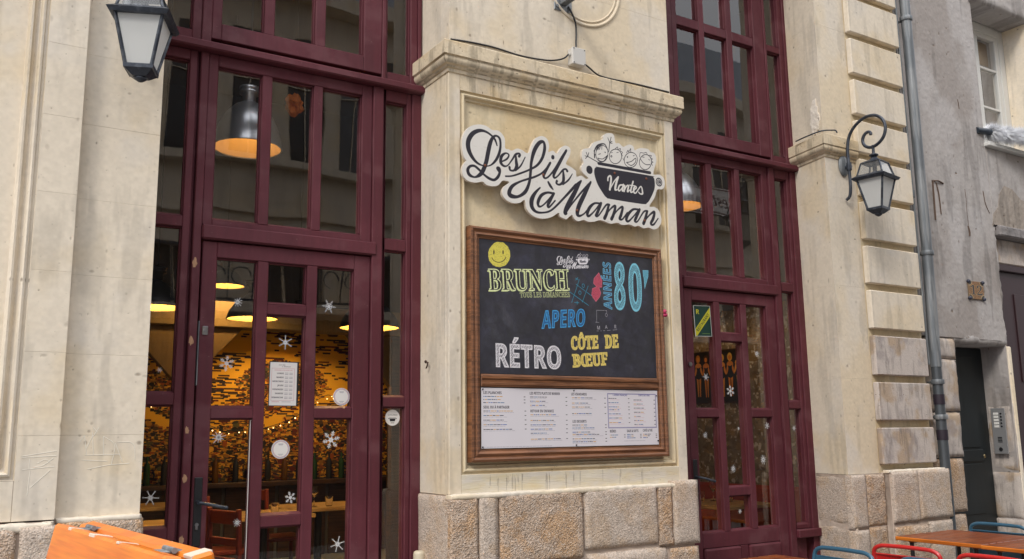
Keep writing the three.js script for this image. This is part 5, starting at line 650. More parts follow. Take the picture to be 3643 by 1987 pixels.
{ // tinsel garland on a pole
  const t = thing('tinsel_pole', 'dark pole wound with white tinsel below the upper right window', 'garland', [7.9, 4.2, 0.02]);
  const A = [0, 0, -0.072], E = [1.25, 0.02, 0.16], at = (s) => A.map((e, i) => e + (E[i] - e) * s);
  mesh('pole', rod(A, E, 0.03, 0.03, 14), std({ color: lin(0.02, 0.03, 0.045), roughness: 0.4 }), t);
  const r = mulberry(44), pos = []; for (let i = 0; i < 22000; i++) { const s = 0.13 + 0.87 * r(), w = Math.sin(s * 44); if (w < -0.45 && r() < 0.9) continue; const p = at(s), a = r() * 6.283, l = 0.035 + r() * 0.06, q = 0.028, dx = (r() - 0.5) * 0.05, ca = Math.cos(a), sa = Math.sin(a), k = 0.006; pos.push(p[0], p[1] + ca * q, p[2] + sa * q, p[0] + k, p[1] + ca * q + k, p[2] + sa * q, p[0] + dx, p[1] + ca * (q + l) - 0.02 * r(), p[2] + sa * (q + l)); }
  const g = new THREE.BufferGeometry(); g.setAttribute('position', new THREE.Float32BufferAttribute(pos, 3)); g.computeVertexNormals(); const m = mesh('tinsel', boxUV(g), std({ color: lin(0.82, 0.83, 0.86), roughness: 0.4, metalness: 0.2, side: THREE.DoubleSide }), t); m.userData.kind = 'stuff';
}
// ---------- terrace tables and chairs ----------
function table(label, x0, x1, z0, z1, y = 0.745) {
  const t = thing('terrace_table', label, 'table', [x0, 0, z0], 0, 'slatted terrace tables'); const w = x1 - x0, d = z1 - z0, n = 8;
  for (let i = 0; i < n; i++) { const a = w * i / n, m = i === 0 || i === n - 1 ? mTableEdge : mTable; const s = mesh('slat', cb(a + (i ? 0.007 : 0), w * (i + 1) / n - (i < n - 1 ? 0.007 : 0), y - 0.022, y, 0.0, d, 0.003), mTable, t); void m; void s; }
  mesh('edge_strip', cb(-0.012, -0.0003, y - 0.026, y - 0.001, 0, d, 0.004), mTableEdge, t); mesh('batten', cb(0.05, w - 0.05, y - 0.042, y - 0.0222, 0.06, 0.1, 0.003), mTable, t); mesh('batten', cb(0.05, w - 0.05, y - 0.042, y - 0.0222, d - 0.1, d - 0.06, 0.003), mTable, t);
  for (const [a, b] of [[0.06, 0.08], [w - 0.06, 0.08], [0.06, d - 0.08], [w - 0.06, d - 0.08]]) mesh('leg', rod([a, 0, b], [a, y - 0.0425, b], 0.014), mBlack, t);
  return t;
}
table('slatted red-brown terrace table nearest the grey house, next to the quoins', 5.79, 6.46, 0.262, 0.893);
table('slatted red-brown terrace table at the right edge, pushed against another table', 5.77, 6.44, 0.902, 1.53);
table('slatted terrace table showing only its top below the right door bay', 3.72, 4.40, 0.41, 1.04);
const chairProto = {};
function chair(color, label, pos, turn) { // faces +x before turning; back at x = 0
  if (chairProto[color]) return copyOf(chairProto[color], label, pos, turn);
  const M = { red: mRed, blue: mBlue }[color], t = thing('bistro_chair', label, 'chair', pos, turn, 'metal terrace chairs');
  const hw = 0.215, H = 0.80, r = 0.0125;
  mesh('back_hoop', tube([[0.05, 0.44, -hw + 0.015], [0.022, 0.62, -hw + 0.004], [0.006, 0.73, -hw], [0.001, 0.775, -hw + 0.012], [0, 0.795, -hw + 0.05], [0, H, -0.1], [0, H, 0.1], [0, 0.795, hw - 0.05], [0.001, 0.775, hw - 0.012], [0.006, 0.73, hw], [0.022, 0.62, hw - 0.004], [0.05, 0.44, hw - 0.015]], r, 90, 10), M, t);
  { const g = new THREE.BoxGeometry(0.004, 0.24, 2 * hw - 0.03, 1, 6, 6), p = g.attributes.position; for (let i = 0; i < p.count; i++) { const y = p.getY(i); p.setX(i, p.getX(i) + 0.018 - y * 0.11 + 0.012 * Math.cos(p.getZ(i) * 7)); } g.translate(0, 0.625, 0); g.computeVertexNormals(); mesh('back_panel', [boxUV(g), rod([0.003, 0.748, -hw + 0.012], [0.003, 0.748, hw - 0.012], 0.005)], M, t); }
  mesh('seat', cb(0.045, 0.44, 0.435, 0.45, -0.2, 0.2, 0.006), M, t);
  for (const s of [-1, 1]) { mesh('leg', tube([[0.05, 0.44, s * 0.195], [0.02, 0.25, s * 0.2], [-0.04, 0.0, s * 0.21]], 0.0115, 16, 8), M, t); mesh('leg', tube([[0.42, 0.44, s * 0.185], [0.43, 0.25, s * 0.19], [0.46, 0.0, s * 0.2]], 0.0115, 16, 8), M, t); }
  mesh('stretcher', [rod([0.025, 0.26, -0.2], [0.025, 0.26, 0.2], 0.007), rod([0.43, 0.26, -0.19], [0.43, 0.26, 0.19], 0.007)], M, t);
  return chairProto[color] = t;
}
chair('red', 'red metal terrace chair on the left, beside the blue chair at the stone plinth', [4.90, 0, 0.955], 0.06);
chair('red', 'red metal terrace chair at the bottom right, in front of the table edge', [4.88, 0, 1.50], -0.03);
chair('blue', 'blue metal terrace chair below the right door bay, nearest the stone plinth', [4.53, 0, 0.80], Math.PI - 0.05);
chair('blue', 'blue metal terrace chair overlapping the left red chair at the bottom edge', [4.50, 0, 1.40], Math.PI + 0.03);
chair('blue', 'blue metal terrace chair behind the slatted tables before the green door', [6.53, 0, 0.578], Math.PI);
// ---------- folding orange board ----------
{
  const A = [0.256, 2.216], E = [0.334, 2.92], L = Math.hypot(E[0] - A[0], E[1] - A[1]), ang = Math.atan2(E[0] - A[0], E[1] - A[1]);
  const t = thing('folding_menu_board', 'orange folding A-frame menu board standing at the bottom left', 'menu board', [A[0], 0, A[1]], ang);
  const leaf = (side) => { // local: z along the length, x across
    const g = part('board_leaf', t); g.position.set(side < 0 ? 0 : 0.012, 1.318, 0); g.rotation.z = side * 0.2;
    const a = side < 0 ? -0.034 : 0.0, b = a + 0.034;
    mesh('top_rail', cb(a, b, -0.105, 0, 0, L, 0.005), mOrange, g); mesh('stile', cb(a, b, -1.3, -0.1056, 0, 0.065, 0.005), mOrange, g); mesh('stile', cb(a, b, -1.3, -0.1056, L - 0.065, L, 0.005), mOrange, g); mesh('bottom_rail', cb(a, b, -1.28, -1.18, 0.0655, L - 0.0655, 0.005), mOrange, g);
    mesh('slate', cb(a + 0.008, b - 0.008, -1.1795, -0.1056, 0.0655, L - 0.0655, 0.002), std({ color: lin(0.02, 0.022, 0.03), roughness: 0.35 }), g);
    const wear = std({ color: lin(0.62, 0.5, 0.4), roughness: 0.8 }); for (const [z, l, h] of side < 0 ? [[0.12, 0.02, 0.006], [0.28, 0.035, 0.006], [0.46, 0.015, 0.004]] : [[0.665, 0.035, 0.006]]) mesh('worn_edge', cb(a - 0.0006, b + 0.0003, -h, 0.0006, z, z + l, 0.001), wear, g);
  };
  leaf(-1); leaf(1);
  for (const z of [0.1, L - 0.12]) mesh('hinge', [cb(-0.012, 0.026, 1.3165, 1.3205, z, z + 0.04, 0.001), rod([0.007, 1.3215, z], [0.007, 1.3215, z + 0.05], 0.005)], mZinc, t);
}
// ---------- things stuck on the glass ----------
const ZS = ZG + 0.0005;
const mSnow = std({ color: lin(0.62, 0.62, 0.63), roughness: 0.8 });
function flake(R, style, seed) {
  const r = mulberry(seed), gs = [], n = style === 4 ? 10 : 6, q = (a, l, w, x = 0, y = 0) => { const g = new THREE.BoxGeometry(l, w, 0.0008); g.translate(l / 2, 0, 0); g.rotateZ(a); g.translate(x, y, 0); gs.push(boxUV(g)); };
  const rot = r() * 0.9 + 0.2, th = R * (style === 1 ? 0.1 : 0.085);
  for (let i = 0; i < n; i++) {
    const a = rot + i / n * Math.PI * 2, len = R * (style === 4 ? 0.65 + 0.35 * r() : 0.9 + 0.1 * r()), at = (k) => [Math.cos(a) * len * k, Math.sin(a) * len * k]; q(a, len, th);
    if (style === 0) for (const k of [0.45, 0.68]) { q(a + 0.75, R * 0.28 * (1.2 - k * 0.5), th * 0.9, ...at(k)); q(a - 0.75, R * 0.28 * (1.2 - k * 0.5), th * 0.9, ...at(k)); }
    if (style === 1) { const d = new THREE.CircleGeometry(R * 0.13, 4); d.scale(1.6, 1, 1); d.rotateZ(a); d.translate(...at(0.72), 0.0004); gs.push(boxUV(d)); q(a + 0.9, R * 0.25, th * 0.8, ...at(0.3)); q(a - 0.9, R * 0.25, th * 0.8, ...at(0.3)); }
    if (style === 2) { const d = new THREE.CircleGeometry(R * 0.09, 10); d.translate(...at(0.95), 0.0004); gs.push(boxUV(d)); q(a + 0.5, R * 0.35, th * 0.7, 0, 0); }
    if (style === 3) { q(a + 0.6, R * 0.34, th, ...at(0.6)); q(a - 0.6, R * 0.34, th, ...at(0.6)); q(a + 0.5236, R * 0.5, th, 0, 0); }
    if (style === 4) q(a + 0.3, R * 0.4 * (0.6 + r() * 0.6), th * 0.8, 0, 0);
  }
  const c = new THREE.CircleGeometry(R * (style === 4 ? 0.34 : 0.24), 12); c.translate(0, 0, 0.0003); gs.push(boxUV(c)); return merge(gs);
}
const flakeWhere = ['on the upper left door pane of the left bay', 'with diamond tips on the upper right door pane of the left bay', 'above the opening hours card in the left bay', 'large, on the left door pane beside the opening hours card', 'tiny and bluish, on the far left side window', 'on the left door pane just below its middle rail', 'largest, right pane of the left door under its middle rail', 'low on the far left side window beside the stone pier', 'low on the middle door pane of the left bay', 'small star, right of the left door handle', 'lowest on the right door pane of the left bay', 'on the upper right door pane of the right bay', 'on the left door pane below the green restaurant card', 'large, on the middle right-bay door pane below its top rail', 'lower left pane of the right door, just under its rail', 'smallest star on the middle door pane of the right bay', 'right pane of the right door, just under its middle rail', 'on the narrow side window right of the right door', 'on the middle door pane of the right bay near the red bench', 'with a tail on the lower right door pane of the right bay', 'faint and small on the lowest middle pane of the right door'];
DT.flakes.forEach(([x, y, R], i) => { const m = mesh('snowflake_sticker', flake(R * 0.92, [4, 1, 2, 0, 3, 4, 0, 2, 0, 4, 2, 4, 1, 0, 4, 4, 3, 1, 4, 4, 3][i], 500 + i), mSnow); m.position.set(x, y, ZS + 0.0035); tag(m, 'white snowflake sticker ' + flakeWhere[i], 'sticker', 'snowflake stickers'); });
function disc(name, label, x, y, R, draw) {
  const [c, ctx] = canvas(256, 256); ctx.fillStyle = '#d8d4d0'; ctx.fillRect(0, 0, 256, 256); draw(ctx); const g = new THREE.CylinderGeometry(R, R, 0.001, 40); g.rotateX(Math.PI / 2);
  const t = thing(name, label, 'sticker', [x, y, ZS + 0.004]); mesh('backing', boxUV(g), mWhite, t); const f = new THREE.CircleGeometry(R * 0.998, 40); f.translate(0, 0, 0.0009); mesh('printed_face', f, std({ map: texOf(c), roughness: 0.5 }), t);
}
const rings = (ctx) => { ctx.lineWidth = 5; ctx.strokeStyle = '#5a4a86'; ctx.beginPath(); ctx.arc(128, 128, 116, 0, 7); ctx.stroke(); ctx.strokeStyle = '#b06a72'; ctx.beginPath(); ctx.arc(128, 128, 105, 0, 7); ctx.stroke(); ctx.fillStyle = '#8a8690'; ctx.fillRect(94, 52, 70, 10); ctx.fillRect(100, 68, 56, 5); ctx.fillRect(90, 192, 76, 6); ctx.fillRect(104, 206, 50, 5); };
disc('round_sticker', 'round white sticker with ringed edge on the upper right pane of the left door', ...DT.round[0], rings);
disc('round_sticker', 'round white sticker with ringed edge in the middle pane of the left door', ...DT.round[1], rings);
disc('round_sticker', 'round cream sticker with a black cooking pot, right side window of left bay', ...DT.round[2], (ctx) => { ctx.fillStyle = '#1f1d22'; ctx.fillRect(70, 128, 116, 8); ctx.beginPath(); ctx.moveTo(74, 142); ctx.lineTo(182, 142); ctx.lineTo(170, 186); ctx.lineTo(86, 186); ctx.fill(); ctx.beginPath(); ctx.arc(62, 140, 8, 0, 7); ctx.arc(194, 140, 8, 0, 7); ctx.fill(); ctx.font = 'bold italic 30px serif'; ctx.textAlign = 'center'; ctx.fillText('Les Fils à Maman', 128, 92, 170); ctx.fillRect(96, 206, 64, 8); });
function card(name, label, q, W, H, draw, backing) {
  const [TL, TR, BR, BL] = q, cx = (TL[0] + TR[0] + BR[0] + BL[0]) / 4, cy = (TL[1] + TR[1] + BR[1] + BL[1]) / 4, w = (TR[0] - TL[0] + BR[0] - BL[0]) / 2, h = (TL[1] - BL[1] + TR[1] - BR[1]) / 2, roll = Math.atan2((TR[1] - TL[1] + BR[1] - BL[1]) / 2, w);
  const [c, ctx] = canvas(W, H); draw(ctx, W, H); const t = thing(name, label, 'poster', [cx, cy, ZS + 0.004]); t.rotation.z = roll; mesh('backing', cb(-w / 2, w / 2, -h / 2, h / 2, -0.001, 0.001, 0.0003), backing, t); mesh('printed_face', uvRect(new THREE.PlaneGeometry(w * 0.996, h * 0.996).translate(0, 0, 0.0018), -w / 2, w / 2, -h / 2, h / 2), std({ map: texOf(c), roughness: 0.5 }), t);
}
card('opening_hours_card', 'white card of opening hours with black border on the middle door pane', DT.hours, 360, 560, (ctx, W, H) => {
  ctx.fillStyle = '#141318'; ctx.fillRect(0, 0, W, H); ctx.fillStyle = '#cfcac8'; ctx.fillRect(8, 12, W - 30, H - 22); ctx.fillStyle = '#4a4650'; ctx.font = 'italic 24px serif'; ctx.fillText('Les fils', 110, 52); ctx.fillText('à Maman', 150, 72); ctx.strokeStyle = '#b0707a'; ctx.lineWidth = 3; ctx.strokeRect(30, 88, W - 84, H - 160); ctx.fillStyle = '#b0606c'; ctx.font = '20px sans-serif'; ctx.fillText("HORAIRES D'OUVERTURE", 62, 118, 220);
  ctx.font = 'bold 27px sans-serif'; ['LUNDI', 'MARDI', 'MERCREDI', 'JEUDI', 'VENDREDI', 'SAMEDI', 'DIMANCHE'].forEach((d, i) => { ctx.fillStyle = '#1d1b26'; ctx.textAlign = 'right'; ctx.fillText(d, 176, 160 + i * 50, 140); ctx.textAlign = 'left'; ctx.fillStyle = '#7d7984'; for (const y of [146, 164]) { ctx.fillRect(190, y + i * 50 - 4, 42, 6); ctx.fillRect(244, y + i * 50 - 4, 42, 6); } }); ctx.fillStyle = '#b0606c'; ctx.fillRect(40, H - 58, 90, 5); ctx.fillStyle = '#7d7984'; ctx.fillRect(160, H - 58, 110, 5);
}, mBlack);
card('restaurant_licence_card', 'green and yellow RESTAURANT licence card at the top of the right door', DT.resto, 240, 430, (ctx, W, H) => {
  ctx.fillStyle = '#c9cdc9'; ctx.fillRect(0, 0, W, H); ctx.fillStyle = '#123a30'; ctx.fillRect(7, 7, W - 14, H - 14); ctx.fillStyle = '#c8c02a'; ctx.font = 'bold 92px sans-serif'; ctx.fillText('R', 28, 120, 50); ctx.save(); ctx.beginPath(); ctx.rect(7, 7, W - 14, H - 14); ctx.clip(); ctx.translate(W * 0.52, H * 0.55); ctx.rotate(-0.93); ctx.fillRect(-260, -40, 520, 72); ctx.fillStyle = '#123a30'; ctx.font = 'bold 58px sans-serif'; ctx.textAlign = 'center'; ctx.fillText('RESTAURANT', 0, 16, 300); ctx.restore(); ctx.fillStyle = '#7f9a52'; ctx.fillRect(100, H - 42, 110, 5);
}, mWhite);
// ---------- dining room behind the glass ----------
{
  const mWarm = std({ map: PLY.map, color: lin(0.42, 0.33, 0.2), roughness: 0.9 }), mTan = std({ map: PLY.map, color: lin(0.3, 0.22, 0.13), roughness: 0.9 }), mBrown = std({ map: woodTex([0.03, 0.013, 0.008], [0.07, 0.03, 0.016], [0.9, 0.5], 0.3), roughness: 0.55 });
  // printed collage on the back wall
  { const W = 2048, H = 640, [c, ctx] = canvas(W, H), r = mulberry(303); ctx.fillStyle = '#eeb02c'; ctx.fillRect(0, 0, W, H);
    const blobs = []; for (let i = 0; i < 90; i++) blobs.push([r() * W, H * (0.3 + Math.sqrt(r()) * 0.75), 60 + r() * 150, 30 + r() * 90]);
    const dens = (x, y) => { let d = 0; for (const [a, b, p, q] of blobs) d = Math.max(d, 1 - Math.hypot((x - a) / p, (y - b) / q)); return d; };
    const dark = ['#1a1420', '#3a1418', '#5c1a14', '#2a2030', '#4a3420', '#16161c'], mid = ['#7a4418', '#8f6022', '#4e4a2c', '#2e2c24', '#9a4a18', '#5a2a14', '#c9922e', '#d8a034', '#1c1618', '#181418', '#b07a26'];
    for (let y = 0; y < H; y += 5) for (let x = 0; x < W;) { const d = dens(x, y), l = d > 0.1 ? 3 + r() * 12 : 6 + r() * 34; const band = NZ(x / W, y / H, 12, 10, 3); if (d > 0.12 && r() < 0.9) { ctx.fillStyle = mid[Math.floor(r() * mid.length)]; ctx.fillRect(x, y + (r() - 0.5) * 6, l, 3 + r() * 9); } else if (r() < (band > 0.5 ? 0.55 : 0.12)) { ctx.fillStyle = dark[Math.floor(r() * dark.length)]; ctx.fillRect(x, y, l, 7); } x += l; }
    for (let i = 0; i < 2600; i++) { const x = r() * W, y = H * (0.2 + 0.8 * r()); if (dens(x, y) < 0.2) continue; ctx.fillStyle = r() < 0.5 ? dark[Math.floor(r() * dark.length)] : mid[Math.floor(r() * mid.length)]; ctx.beginPath(); ctx.ellipse(x, y, 2 + r() * 10, 2 + r() * 9, r() * 3, 0, 7); ctx.fill(); }
    const t = thing('printed_wall_hanging', 'yellow, red and black collage print covering the far wall of the dining room', 'mural'); mesh('backing', cb(-1.0, 6.4, 1.0, 2.76, -6.299, -6.285, 0.003), mWarm, t); mesh('printed_face', uvRect(new THREE.PlaneGeometry(7.4, 1.76).translate(2.7, 1.88, -6.283), -1, 6.4, 1.0, 2.76), std({ map: texOf(c), roughness: 0.75 }), t); }
  { const t = thing('wall_shelf', 'dark wooden shelf ledge under the yellow collage', 'shelf'); mesh('ledge', cb(-1.0, 6.4, 0.93, 0.985, -6.299, -6.12, 0.006), mBrown, t); for (let x = -0.9; x < 6.4; x += 0.62) mesh('panel', cb(x, x + 0.58, 0.102, 0.928, -6.299, -6.27, 0.006), mBrown, t); }
  { const t = thing('timber_beam', 'yellow painted beam on slanted braces across the dining room', 'beam'); mesh('beam', cb(-1.09, 6.48, 2.545, 2.80, -4.62, -4.42, 0.01), mWarm, t); for (const [x, s] of [[1.9, 1], [1.9, -1], [4.1, 1], [4.1, -1]]) { const g = new THREE.ExtrudeGeometry(new THREE.Shape([[x + s * 0.052, 2.0], [x + s * 0.052, 2.543], [x + s * 0.55, 2.543]].map((p) => new THREE.Vector2(...p))), { depth: 0.1, bevelEnabled: true, bevelSize: 0.006, bevelThickness: 0.006, bevelSegments: 1, bevelOffset: -0.006 }); g.translate(0, 0, -4.57); mesh('brace', boxUV(g), mTan, t); }; mesh('post', cb(1.85, 1.95, 0.102, 2.543, -4.58, -4.46, 0.005), mBrown, t); mesh('post', cb(4.05, 4.15, 0.102, 2.543, -4.58, -4.46, 0.005), mBrown, t); }
  { const r = mulberry(71), gB = lathe([[0, 0], [0.035, 0], [0.036, 0.18], [0.03, 0.22], [0.012, 0.25], [0.012, 0.31], [0, 0.312]], 14), ord = ['first', 'second', 'third', 'fourth', 'fifth', 'sixth', 'seventh', 'eighth', 'ninth', 'tenth', 'eleventh', 'twelfth', 'thirteenth', 'fourteenth'], hue = ['green', 'amber', 'black', 'red'], mats = [[0.02, 0.06, 0.02], [0.12, 0.05, 0.01], [0.03, 0.03, 0.035], [0.16, 0.02, 0.015]].map((c) => std({ color: lin(...c), roughness: 0.15 })); for (let i = 0; i < 14; i++) { const x = 1.9 + i * 0.19 + r() * 0.06; const c = Math.floor(r() * 4); tag(mesh('bottle', gB, mats[c]), `${hue[c]} bottle, ${ord[i]} from the left along the ledge under the collage`, 'bottle', 'bottles on the ledge under the collage').position.set(x, 0.9855, -6.2); }
  }
  // lamps
  const mBulb = std({ color: lin(1, 0.85, 0.6), emissive: new THREE.Color(1, 0.62, 0.24), emissiveIntensity: 6, roughness: 0.4 });
  const mInner = std({ color: lin(0.2, 0.125, 0.03), roughness: 0.7 }), mInnerO = std({ color: lin(0.62, 0.42, 0.19), roughness: 0.6 });
  function pendant(name, label, [x, y, z], R, outer, h, power, group, dome = false, ceil = 5.628) {
    const t = thing(name, label, 'lamp', [x, y, z], 0, group), s = (k) => k * R;
    const prof = dome ? [[R, 0], [R * 0.97, h * 0.2], [R * 0.86, h * 0.48], [R * 0.66, h * 0.74], [R * 0.42, h * 0.92], [R * 0.2, h]] : [[R, 0], [R * 0.985, h * 0.1], [R * 0.9, h * 0.32], [R * 0.62, h * 0.68], [R * 0.26, h * 0.92], [R * 0.18, h]];
    mesh('shade', lathe([...prof, [0, h]], 40), outer, t); mesh('shade_lining', lathe([[R - 0.004, 0.003], ...prof.slice(1, 5).map(([a, b]) => [a - 0.008, b - 0.008]), [0.001, h * 0.9]], 40), dome ? mInnerO : mInner, t);
    mesh('rim', lathe([[R - 0.004, -0.001], [R + 0.003, -0.001], [R + 0.003, 0.006], [R - 0.004, 0.006]], 40), outer, t);
    mesh('cap', lathe([[0, h], [s(0.2), h], [s(0.2), h + s(0.25)], [s(0.3), h + s(0.27)], [s(0.3), h + s(0.34)], [s(0.24), h + s(0.37)], [s(0.3), h + s(0.4)], [s(0.3), h + s(0.48)], [s(0.1), h + s(0.55)], [0, h + s(0.56)]], 20), outer, t);
    mesh('cord', rod([0, h + s(0.55), 0], [0, ceil - y, 0], 0.004), mBlack, t); mesh('bulb', ball(0.035, [0, h * 0.42, 0], 16, 12), mBulb, t);
    if (power) { const l = new THREE.PointLight(new THREE.Color(1, 0.66, 0.25), power); l.position.set(0, h * 0.42, 0); l.castShadow = true; l.shadow.radius = 1.6; t.add(l); }
  }
  const gk = 'black pendant lamps in the dining room';
  pendant('pendant_lamp', 'lit black pendant lamp behind the left pane of the left door', [1.95, 2.38, -2.41], 0.19, mBlack, 0.2, 2.9, gk);
  pendant('pendant_lamp', 'lit black pendant lamp partly hidden by the right stile of the left door', [2.373, 2.20, -1.155], 0.2, mBlack, 0.2, 2.9, gk);
  pendant('pendant_lamp', 'lit black pendant lamp behind the far left side window', [1.25, 2.42, -2.39], 0.2, mBlack, 0.2, 2.9, gk);
  pendant('pendant_lamp', 'lit black pendant lamp farthest back, at the top of the left door pane', [2.184, 2.90, -4.13], 0.17, mBlack, 0.18, 1.5, gk);
  pendant('pendant_lamp', 'added black pendant lamp lighting the right bay, high near the rubble wall', [5.75, 2.75, -1.9], 0.18, mBlack, 0.18, 0.4, gk);  // extra lamp, added to light the room behind the right door
  pendant('pendant_lamp', 'added black pendant lamp lighting the back tables near the collage', [3.3, 2.72, -5.3], 0.18, mBlack, 0.18, 4.2, gk);  // second extra lamp, added to light the back of the room
  const ALU = std({ color: lin(0.62, 0.63, 0.65), roughness: 0.3, metalness: 0.85 });
  pendant('factory_lamp', 'large silver dome lamp behind the transom of the left bay', [1.435, 3.205, -0.84], 0.2, ALU, 0.29, 0.045, 'silver dome lamps', true);
  pendant('factory_lamp', 'large silver dome lamp behind the transom of the right bay', [5.06, 3.335, -1.01], 0.2, ALU, 0.29, 0.045, 'silver dome lamps', true);
  { const t = thing('spot_lamp', 'small lit spot lamp behind the right side window of the left bay', 'lamp', [2.56, 2.30, -1.03]); mesh('stem', rod([0, 0, 0], [0, 3.325, 0], 0.005), mBlack, t); mesh('housing', lathe([[0.02, 0], [0.03, 0.02], [0.035, 0.09], [0.03, 0.09], [0.024, 0.02], [0, 0.012]], 18).rotateZ(-1.3), mBlack, t); mesh('bulb', ball(0.026, [0.07, 0.02, 0]), mBulb, t); const l = new THREE.PointLight(new THREE.Color(1, 0.72, 0.36), 1.5); l.position.set(0.07, 0.02, 0); l.castShadow = true; t.add(l); }
  { const r = mulberry(9), g = new THREE.IcosahedronGeometry(0.066, 4), q = g.attributes.position; for (let i = 0; i < q.count; i++) { const k = 1 + 1.3 * (NZ2((q.getX(i) * 4 + 2) % 1, (q.getY(i) * 4 + q.getZ(i) * 3 + 2) % 1, 7, 7, 2) - 0.5); q.setXYZ(i, q.getX(i) * k, q.getY(i) * k * 1.1, q.getZ(i) * k); } g.computeVertexNormals(); const t = thing('paper_lantern', 'crumpled orange paper ball hanging behind the middle transom pane of the left bay', 'decoration', [1.995, 3.861, -1.661]); mesh('paper_ball', boxUV(g), std({ color: lin(0.75, 0.2, 0.03), roughness: 0.7 }), t); mesh('thread', rod([0, 0.07, 0], [0, 1.76, 0], 0.002), mBlack, t); void r; }
  // string lights
  const strings = (label, pts) => { const t = thing('string_lights', label, 'fairy lights'); mesh('wire', tube(pts, 0.003, 60, 5), mBlack, t); const cv = new THREE.CatmullRomCurve3(pts.map((p) => V3(...p))), n = Math.round(cv.getLength() / 0.07), r = mulberry(pts.length * 31); for (let i = 0; i < n; i++) { const p = cv.getPoint((i + 0.5) / n); mesh('bulb', ball(0.0035 + 0.003 * r(), [p.x + (r() - 0.5) * 0.04, p.y - 0.012 - r() * 0.03, p.z], 6, 5), mBulb, t); } };
  strings('golden string of tiny lights draped before the collage in the left bay', [[1.5, 1.75, -4.3], [1.85, 1.93, -4.3], [2.1, 1.62, -4.3], [2.5, 1.56, -4.3], [2.9, 1.66, -4.3], [3.3, 1.9, -4.3], [3.45, 1.7, -4.3]]);
  strings('golden string of tiny lights over the back table in the right bay', [[6.0, 1.55, -4.5], [6.2, 1.35, -4.3], [6.4, 1.5, -4.1], [6.44, 1.3, -3.8], [6.42, 1.42, -3.4]]);
  // tables, chairs, bench, glasses
  const mTop = std({ map: woodTex([0.34, 0.19, 0.07], [0.55, 0.34, 0.13], [0.9, 0.4], 0.1), roughness: 0.35 }), mDarkRed = std({ color: lin(0.16, 0.022, 0.016), roughness: 0.5 });
  const diner = (label, x, z, w = 0.7, d = 0.7, y = 0.84) => { const t = thing('dining_table', label, 'table', [x, 0.1, z], 0, 'dining tables'); mesh('table_top', cb(-w / 2, w / 2, y - 0.135, y - 0.1, -d / 2, d / 2, 0.006), mTop, t); mesh('pedestal', [rod([0, 0.02, 0], [0, y - 0.136, 0], 0.035), lathe([[0, 0], [0.22, 0], [0.22, 0.015], [0.05, 0.03], [0, 0.03]], 24)], mBlack, t); return y; };
  const glassware = (label, kind, x, y, z) => { const g = { tumbler: [[0, 0], [0.03, 0], [0.038, 0.09], [0.036, 0.09], [0.028, 0.006], [0, 0.006]], goblet: [[0, 0], [0.034, 0], [0.034, 0.003], [0.005, 0.008], [0.004, 0.08], [0.02, 0.1], [0.036, 0.13], [0.034, 0.19], [0.032, 0.19], [0.034, 0.131], [0.018, 0.103], [0, 0.098]] }[kind]; tag(mesh('drinking_glass', lathe(g, 24, [0, 0, 0]), new THREE.MeshPhysicalMaterial({ color: 0xffffff, roughness: 0.02, transmission: 1, thickness: 0.01, ior: 1.5 })), label, 'glass', 'glasses on the dining tables').position.set(x, y + 0.0005, z); };
  diner('wooden dining table set with glasses behind the left door', 2.45, -3.6); diner('wooden dining table at the back right of the left door', 3.15, -4.15, 0.8); diner('wooden dining table below the collage', 2.0, -5.3); diner('wooden dining table beside the far left window', 1.35, -3.2);
  diner('wooden dining table by the red bench behind the right door', 6.0, -1.66, 0.62, 0.75, 0.86); diner('wooden dining table farther back along the rubble wall', 6.05, -3.0, 0.6, 0.7, 1.02);
  glassware('stemmed glass on the table behind the left door', 'goblet', 2.35, 0.84, -3.5); glassware('tumbler beside the stemmed glass behind the left door', 'tumbler', 2.5, 0.84, -3.45); glassware('stemmed glass on the back right table in the left bay', 'goblet', 3.05, 0.84, -4.0); glassware('tumbler on the back right table in the left bay', 'tumbler', 3.18, 0.84, -3.95); glassware('short tumbler on the back right table in the left bay', 'tumbler', 2.95, 0.84, -4.1);
  glassware('stemmed glass on the table by the red bench', 'goblet', 6.06, 0.86, -1.8); glassware('tumbler left of the stemmed glass by the red bench', 'tumbler', 5.98, 0.86, -1.88); glassware('tumbler in the lowest middle pane of the right door', 'tumbler', 6.12, 0.86, -1.66);
  const seat = (label, x, z, turn) => { const t = thing('dining_chair', label, 'chair', [x, 0.1, z], turn, 'dark red dining chairs'); for (const s of [-1, 1]) { mesh('leg', bar([0, 0, s * 0.18], [-0.04, 0.92, s * 0.18], 0.032, 0.032), mDarkRed, t); mesh('leg', bar([0.38, 0, s * 0.18], [0.38, 0.44, s * 0.18], 0.032, 0.032), mDarkRed, t); } for (const [y, h] of [[0.86, 0.09], [0.70, 0.05], [0.57, 0.05]]) mesh('back_slat', cb(-0.045 + (0.92 - y) * 0.045, -0.02 + (0.92 - y) * 0.045, y - h / 2, y + h / 2, -0.164, 0.164, 0.004), mDarkRed, t); mesh('seat', cb(-0.02, 0.4, 0.44, 0.475, -0.2, 0.2, 0.006), mDarkRed, t); };
  seat('dark red ladder-back chair just behind the left door handle', 1.72, -2.0, 0.3); seat('dark red ladder-back chair at the table behind the left door', 1.95, -3.55, 0); seat('dark red ladder-back chair at the back right table of the left bay', 2.62, -4.2, 0.1); seat('dark red ladder-back chair by the far left window', 0.95, -2.5, 0.4); seat('dark red ladder-back chair turned to the red bench behind the right door', 5.35, -1.7, 0);
